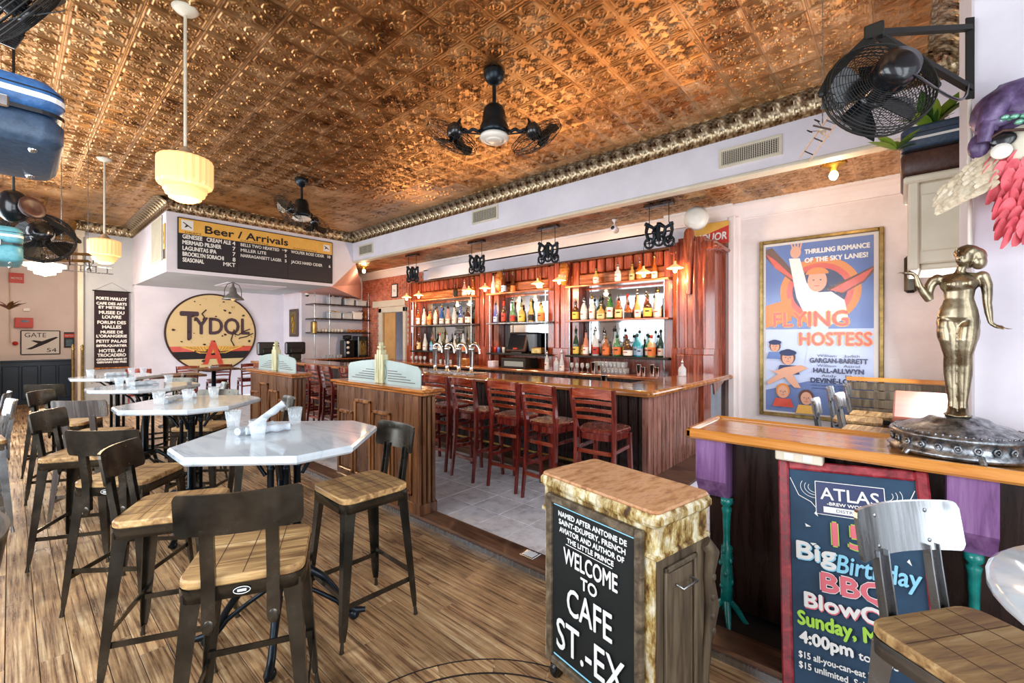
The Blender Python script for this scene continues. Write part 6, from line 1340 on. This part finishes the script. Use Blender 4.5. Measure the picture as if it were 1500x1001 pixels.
# ================================================================== WALL FANS
def wallfan(c, axis, upv, mount, pivot, label, r_=.205, sc=1., group=None):
    t = thing('wall_fan', label, 'fan', c, 0, group); c = V(c); a = V(axis).normalized(); u = (V(upv) - a * V(upv).dot(a)).normalized(); s = a.cross(u)
    M_ = Matrix((s, u, a)).transposed().to_4x4(); 
    cg = MB(); cg.T = M_
    for rr, z in ((r_, -.032), (r_ * 1.02, .0), (r_, .032), (r_ * 1.02, -.02), (r_ * 1.02, .02)): cg.tube([(rr * math.cos(q * PI / 24), rr * math.sin(q * PI / 24), z) for q in range(48)], .0035, 5, closed=True)
    cg.build('cage_rings', m_blackm, t)
    for z0_, z1_, nm in ((.032, .075, 'rear_guard'), (-.032, -.07, 'front_guard')):
        g = MB(); g.T = M_
        for k in range(16): rr = r_ * (.28 + .72 * k / 16); zz = z1_ + (z0_ - z1_) * (k / 16) ** 3; g.tube([(rr * math.cos(q * PI / 20), rr * math.sin(q * PI / 20), zz) for q in range(40)], .0016, 3, closed=True)
        for q in range(24): an = q * PI / 12; g.tube([(r_ * f_ * math.cos(an), r_ * f_ * math.sin(an), z1_ + (z0_ - z1_) * f_ ** 3) for f_ in (.2, .6, .85, 1.0)], .0016, 3, cap=False)
        for q in range(60): an = q * PI / 30; g.tube([(r_ * math.cos(an), r_ * math.sin(an), z0_), (r_ * 1.02 * math.cos(an + .03), r_ * 1.02 * math.sin(an + .03), 0)], .0014, 3, cap=False)
        g.build(nm, m_blackm, t)
    mb = MB(); mb.T = M_; mb.lathe([(0, -.02), (.05, -.02), (.06, .0), (.06, .04), (.075, .06), (.078, .13), (.068, .16), (.03, .17), (0, .17)], 24); mo = mb.build('motor', m_black, t)
    mb = MB(); mb.T = M_ @ Matrix.Rotation(R(200), 4, 'Z'); mb.add([(.0815 * math.cos(x), .0815 * math.sin(x), z) for z in (.072, .125) for x in [-.4 + .1 * i for i in range(9)]], [(i, i + 1, i + 10, i + 9) for i in range(8)]); mb.build('rating_label', mat('rating_label', '#b9bcc2', .5), mo)
    mb = MB(); mb.T = M_; mb.lathe([(0, -.07), (.055, -.06), (.06, -.03), (0, -.02)], 16); mb.build('hub', m_black, t)
    for q in range(4):
        m2 = MB(); m2.T = M_ @ Matrix.Rotation(q * PI / 2 + .4, 4, 'Z') @ Matrix.Rotation(.4, 4, 'X'); m2.prism([(.04, -.03), (.10, -.09), (r_ * .84, -.11), (r_ * .9, .0), (r_ * .8, .09), (.1, .06), (.04, .03)], -.048, -.044); m2.build('blade', m_black, t)
    pv = V(pivot) - c; yk = MB()
    for sg_ in (-1, 1):
        e = s * sg_ * (r_ + .02); k = e + u * .08 if 0 else e + (pv - e) * .35 + s * sg_ * .03
        yk.bar(e, k, .035, .005, a); yk.bar(k, pv, .035, .005, a); yk.T = Matrix(); yk.ball(e, .014, n=8, m=5)
    yk.build('yoke', m_blackm, t)
    br = MB(); mts = [V(q) - c for q in mount]
    for q in mts[:2]: br.bar(pv, q, .028, .024)
    br.bar(mts[0] + V((0, 0, .05)), mts[1] - V((0, 0, .05)), .035, .008, a); br.box(pv - V((.035, .035, .03)), pv + V((.035, .035, .03)), .006); br.build('bracket', m_blackm, t)
    cr_ = MB(); p0_, p3_ = a * .15 - u * .04, mts[1] + V((-.03, .01, .02)); p1_, p2_ = p0_ + a * .1 - V((0, 0, .08)), p3_ - V((.05, 0, .22))
    cr_.tube([p0_ * (1 - k) ** 3 + p1_ * 3 * k * (1 - k) ** 2 + p2_ * 3 * k * k * (1 - k) + p3_ * k ** 3 for k in [i / 14 for i in range(15)]], .006, 6); cr_.build('power_cord', m_black, t)
Rr_, Ff = V((.66, -.751, 0)), V((.751, .66, 0))
def tow(c, r, u, t): w_ = (V(c) - V((0, 0, 1.6))).normalized(); q = w_.cross(V((0, 0, 1))).normalized(); return q * r + q.cross(w_) * u - w_ * t
wallfan((2.49, .07, 2.68), tow((2.49, .07, 2.68), .50, .52, .70), (0, 0, 1), [(3.12, -.26, 3.13), (3.12, -.26, 2.83)], (2.54, .085, 2.96), 'black caged wall fan on the right pillar bracket, tilted down')
wallfan((.02, 2.85, 3.04), -Ff * .7 + V((0, 0, .4)) - Rr_ * .3, (0, 0, 1), [(-1.1, 2.9, 3.4), (-1.1, 2.9, 3.1)], (-.1, 2.95, 3.32), 'dark fan cut off by the top left corner', r_=.20)
wallfan((.17, 5.26, 2.42), -Ff * .55 + V((0, 0, .2)) + Rr_ * .5, (0, 0, 1), [(-1.1, 5.4, 2.9), (-1.1, 5.4, 2.6)], (.06, 5.3, 2.68), 'brown-black caged fan beside the teal suitcase', r_=.2)
# white cable down the pillar edge
tag(MB().tube([(3.14, -.262, 2.86), (3.12, -.258, 2.70), (3.13, -.262, 2.6), (3.10, -.255, 2.45), (3.12, -.26, 2.3), (3.14, -.262, 2.0)], .009, 8).build('power_cable', m_porc), 'white cable running down the pillar edge', 'cable')
# ================================================================== SUITCASES
def suitcase(loc, rz, lx, ly, lz, lid, base, label):
    t = thing('suitcase', label, 'suitcase', loc, rz); pts = rrect(lx, ly, .05, 5)
    mb = MB(); mb.prism(pts, .0, lz * .5 - .004, ch=.02, smooth=True); mb.build('lower_shell', base, t); mb = MB(); mb.prism(pts, lz * .5 + .004, lz, ch=.025, smooth=True); l = mb.build('lid', lid, t)
    def band(z, w_, m_, nm, par, k=1.006):
        q = [(x * k, y * k) for x, y in pts]; n = len(q); b_ = MB(); b_.add([(x, y, z) for x, y in q] + [(x, y, z + w_) for x, y in q], [(i, (i + 1) % n, n + (i + 1) % n, n + i) for i in range(n)]); b_.build(nm, m_, par)
    band(lz * .5 - .006, .012, m_black, 'piping', t); band(lz * .70, .016, m_lett, 'white_stripe', l); band(lz * .83, .004, m_black, 'stitching', l, 1.004)
    for s in (-1, 1): MB().box((s * lx * .3 - .02, -ly / 2 - .012, lz * .42), (s * lx * .3 + .02, -ly / 2, lz * .6), .004).build('latch', m_chrome, t)
    MB().tube([(-.06, -ly / 2, lz * .45), (-.05, -ly / 2 - .035, lz * .45), (.05, -ly / 2 - .035, lz * .45), (.06, -ly / 2, lz * .45)], .008, 8).build('handle', m_brownl, t)
    for s in (-1, 1):
        for q in (-1, 1): m2 = MB(); m2.ball((s * lx * .4, q * ly * .35, 0.0), .012, n=8, m=5); m2.build('stud', m_chrome, t)
suitcase((-.22, 2.12, 2.17), R(0), .66, .46, .19, m_blue, m_slate, 'blue suitcase with white stripe at the top left border')
suitcase((-.24, 4.70, 2.12), R(0), .60, .42, .235, m_aqua, m_aqua, 'teal suitcase at the left border below the speaker')
suitcase((4.27, -.205, 2.695), R(0), .56, .40, .33, m_slate, m_brownl, 'slate blue suitcase with white stripe on the cream cabinet at right')
for y, z in ((2.2, 2.155), (4.70, 2.105)): tag(MB().box((-1.13, y - .2, z - .03), (-.1, y + .2, z), .006).build('wall_shelf', m_oakcap), 'wooden bracket shelf carrying the %s suitcase' % ('blue' if y < 3 else 'teal'), 'shelf')
mb = MB(); mb.ball((0, 0, 0), .09, .09, .12, 20, m=12); mb.T = Matrix.Translation((.02, -.12, -.02)) @ Matrix.Rotation(PI / 2, 4, 'X'); o = thing('globe_speaker', 'black round speaker hanging at the left border', 'speaker', (.016, 4.83, 2.56)); mb.build('speaker_body', m_black, o)
mb = MB(); mb.T = Matrix.Translation((.06, -.09, -.03)) @ Matrix.Rotation(R(75), 4, 'X') @ Matrix.Rotation(R(30), 4, 'Y'); mb.lathe([(0, .02), (.06, .02), (.08, .06), (.075, .07), (.05, .06), (0, .055)], 20); mb.build('speaker_cone', m_brownl, o); MB().tube([(0, 0, .12), (0, 0, 1.73)], .008, 6).build('speaker_rod', m_blackm, o)
# cream panelled cabinet on the front wall under the suitcase
t = thing('wall_cabinet', 'cream panelled wall cabinet below the slate suitcase', 'cabinet', (4.3, -.30, 2.06)); MB().box((-.28, -.11, .04), (.28, .24, .58), .01).build('cabinet_body', m_cream, t); MB().box((-.32, -.11, .58), (.32, .28, .63), .012).build('cornice', m_cream, t)
MB().box((-.295, -.08, .12), (-.28, .19, .50), .008).build('raised_panel', m_cream, t); MB().box((-.30, .2, .0), (.30, .255, .62), .01).build('corner_post', m_cream, t); MB().box((-.26, -.1, .0), (.26, .2, .04), .01).build('base_moulding', m_cream, t)
t = thing('wall_speaker', 'dark metal bracket speaker at the left of the cream cabinet', 'speaker', (7.2, -.1, 2.4)); mb = MB(); mb.box((-.07, -.06, -.25), (.07, .06, .2), .03); mb.build('speaker_case', m_steel, t)
# ================================================================== PLANTS
def plant(loc, n, L_, m1, m2, label, spread=1.):
    t = thing('potted_plant', label, 'plant', loc)
    for i in range(n):
        a = rnd.uniform(0, 2 * PI); el = rnd.uniform(.5, 1.3); l = L_ * rnd.uniform(.7, 1.1); mb = MB(); vs = []
        for k in range(7):
            u = k / 6; r_ = u * l * math.cos(el * (1 - .4 * u)) * spread; z = u * l * math.sin(el) - .25 * l * u * u; w_ = .16 * l * math.sin(PI * min(1, u * .9 + .1)) ; p = V((math.cos(a) * r_, math.sin(a) * r_, z)); s = V((-math.sin(a), math.cos(a), 0)) * w_
            vs += [p - s, p + V((0, 0, -w_ * .3)), p + s]
        mb.add(vs, [(k * 3 + q, k * 3 + q + 1, k * 3 + q + 4, k * 3 + q + 3) for k in range(6) for q in (0, 1)], 0, True); mb.build('leaf', m1 if i % 3 else m2, t, weld=False)
    return t
plant((4.12, -.16, 3.02), 16, .32, m_green, m_lime, 'broad-leaved green plant rising from the slate suitcase'); plant((3.90, .02, 2.86), 12, .17, m_lime, m_green, 'small leafy sprig at the left end of the slate suitcase', 1.2)
plant((-.02, 13.9, 2.2), 14, .3, m_brass, m_brownp, 'dried speckled twig plant on the far left wall')
# ================================================================== MODEL PLANES
def plane(loc, nose, span, s, m1, m2, label):
    t = thing('model_biplane', label, 'model plane'); X_ = -V(nose).normalized(); Y_ = V(span); Y_ = (Y_ - X_ * Y_.dot(X_)).normalized(); Z_ = X_.cross(Y_)
    mt = Matrix((X_, Y_, Z_)).transposed().to_4x4() @ Matrix.Scale(s, 4); mt.translation = V(loc); t.matrix_world = mt; inv = mt.inverted()
    mb = MB(); mb.tube([(-.30, 0, 0), (-.2, 0, 0), (0, 0, .0), (.2, 0, .01), (.42, 0, .02)], [.035, .05, .05, .035, .012], 8); mb.build('fuselage', m2, t)
    for z in (-.05, .12): MB().box((-.16, -.5, z), (.02, .5, z + .008), .003).build('wing', m1, t)
    for y in (-.38, -.15, .15, .38):
        for x in (-.13, -.02): MB().tube([(x, y, -.05), (x, y, .12)], .005, 4).build('strut', m_blackm, t)
    MB().box((.33, -.15, .02), (.43, .15, .026), .002).build('tailplane', m1, t); MB().box((.34, -.003, .02), (.44, .003, .12), .002).build('rudder', m1, t)
    MB().bar((-.335, -.02, -.14), (-.335, .02, .14), .03, .008, (1, 0, 0)).build('propeller', m_brownl, t)
    for y in (-.09, .09):
        w_ = MB(); w_.T = Matrix.Translation((-.12, y, -.16)) @ Matrix.Rotation(PI / 2, 4, 'X'); w_.tube([(.045 * math.cos(a * PI / 8), .045 * math.sin(a * PI / 8), 0) for a in range(16)], .008, 5, closed=True); w_.lathe([(0, -.006), (.012, -.006), (.012, .006), (0, .006)], 8); w_.build('wheel', m_blackm, t)
        MB().tube([(-.12, y, -.16), (-.12, y * .4, -.04)], .005, 4).build('wheel_strut', m_blackm, t)
    MB().tube([inv @ V(loc), inv @ V((loc[0], loc[1], CEIL))], .003 / s, 4).build('hanging_wire', m_silver, t)
plane((3.15, .34, 2.82), Rr_ * -.55 - Ff * .75 - V((0, 0, .2)), Rr_ * .6 + V((0, 0, .75)), .34, mat('linen_wing', ['#dcae86', '#efd0b0'], .6), m_cream, 'cream and wood model biplane hanging below the wall fan')
plane((.353, 6.57, 2.48), Rr_ * .8 - Ff * .3 - V((0, 0, .4)), Ff + V((0, 0, .3)), .45, m_brass, m_steel, 'dark model plane with long propeller left of the second pendant')
plane((.70, 8.3, 2.56), Rr_ * .7 - Ff * .6, Rr_ * .5 + Ff * .8, .5, m_silver, m_silver, 'wire-frame model plane hanging in front of the cream column')
# ================================================================== FEATHERED MASK ON THE PILLAR
mk = thing('feathered_mask', 'carnival mask with plum turban, sunglasses and coral feathers on the pillar', 'mask', (3.06, -.40, 2.5))
mb = MB(); mb.ball((0, 0, .15), .11, .15, .13, 18, m=12); mb.tube([(-.08, .10, .06), (-.1, .08, .14), (-.06, .03, .22), (-.02, -.05, .26)], [.04, .05, .05, .03], 10); mb.tube([(-.1, .11, .0), (-.1, .10, .08), (-.08, .02, .10), (-.07, -.1, .08)], [.025, .035, .03, .03], 10); mb.ball((-.06, .12, .0), .035, .04, .06); mb.build('turban', m_velvet, mk)
mb = MB(); 
for i in range(12): mb.ball((-.115 + rnd.uniform(-.01, .01), .06 - i * .014, .075 + rnd.uniform(-.02, .02)), .012, .016, .012, 8, m=5)
mb.build('sequin_trim', mat('sea_green_sequin', ['#2e8a6e', '#9ad0b8'], .3, scale=(40, 40, 40), metal=.4), mk)
mb = MB(); mb.ball((-.02, -.03, -.03), .08, .1, .12, 16); mb.build('face', m_cream, mk)
for y in (.05, -.07): mb = MB(); mb.ball((-.10, y, .0), .012, .045, .034, 14); mb.build('sunglass_lens', m_black, mk)
MB().tube([(-.105, .1, .01), (-.115, .05, .035), (-.115, -.01, .02), (-.115, -.07, .035), (-.1, -.12, .01)], .007, 6).build('sunglass_frame', m_brownl, mk)
mb = MB(); mb.T = Matrix.Translation((-.1, .055, -.055)) @ Matrix.Rotation(-PI / 2, 4, 'Y'); mb.lathe([(.01, 0), (.035, 0), (.035, .012), (.01, .012)], 16); mb.build('button', m_porc, mk)
def petal(L_, w_, cup=.3):
    mb = MB(); vs = []; n = 6
    for k in range(n + 1):
        u = k / n; ww = w_ * math.sin(PI * (u * .86 + .07)) ** .7; vs += [(u * L_, -ww, cup * ww), (u * L_, 0, 0), (u * L_, ww, cup * ww)]
    mb.add(vs, [(k * 3 + q, k * 3 + q + 1, k * 3 + q + 4, k * 3 + q + 3) for k in range(n) for q in (0, 1)], 0, True); return mb
pm = petal(.10, .028).mesh('feather', m_fpink, weld=False); wm = petal(.085, .019).mesh('feather', m_fcream, weld=False)
for r_ in range(9):
    for i in range(7):
        y = .075 - i * .036 + (r_ % 2) * .016 - r_ * .006; z = -.055 - r_ * .042 + rnd.uniform(-.008, .008)
        linkmesh('coral_feather', pm, mk, (-.075 - rnd.random() * .02, y, z), (rnd.uniform(-.3, .3), R(115) + rnd.uniform(-.2, .2), R(rnd.uniform(-80, -100) + 90 + 180 + 15 * (3 - i))))
for r_ in range(7):
    for i in range(9):
        u = i / 8; y = .06 + u * .15 + rnd.uniform(-.006, .006); z = -.03 - u * .12 - r_ * (.026 - .012 * u); a = 25 + 20 * u
        # lie flat on the wall plane (y-z), pointing out to +y and down
        q = Matrix(((0, 0, -1), (math.cos(R(a)), math.sin(R(a)), 0), (-math.sin(R(a)), math.cos(R(a)), 0)))
        o = linkmesh('cream_feather', wm, mk, (-.05 - .003 * (8 - i) - .004 * r_, y, z)); o.rotation_euler = q.to_euler()
# ================================================================== WINDOW NOOK
t = thing('copper_table', 'copper-pink long bar table in the window nook', 'table', (0, 0, 0)); MB().box((4.15, -.38, 1.0), (6.25, .04, 1.045), .012).build('tabletop', m_copper, t)
for x in (4.5, 5.9): mb = MB(); mb.lathe([(.15, .016), (.15, .03), (.035, .06), (.03, 1.0)], 14, (x, -.12, 0)); mb.build('pedestal', m_iron, t)
t = thing('wooden_bench', 'weathered plank bench back below the poster', 'bench', (6.86, .12, 0))
for i in range(4): MB().box((-.02, -.5, .66 + i * .105), (.02, .36, .755 + i * .105), .005).build('slat', m_grayw, t)
MB().box((-.04, -.52, 1.08), (.04, .38, 1.13), .006).build('top_rail', m_ledge, t); MB().box((-.42, -.5, .60), (.0, .36, .65), .008).build('seat', m_seat, t)
for x in (-.42, -.02):
    for y in (-.46, .32): MB().box((x - .02, y - .02, .012), (x + .02, y + .02, .62), .004).build('leg', m_steel, t)
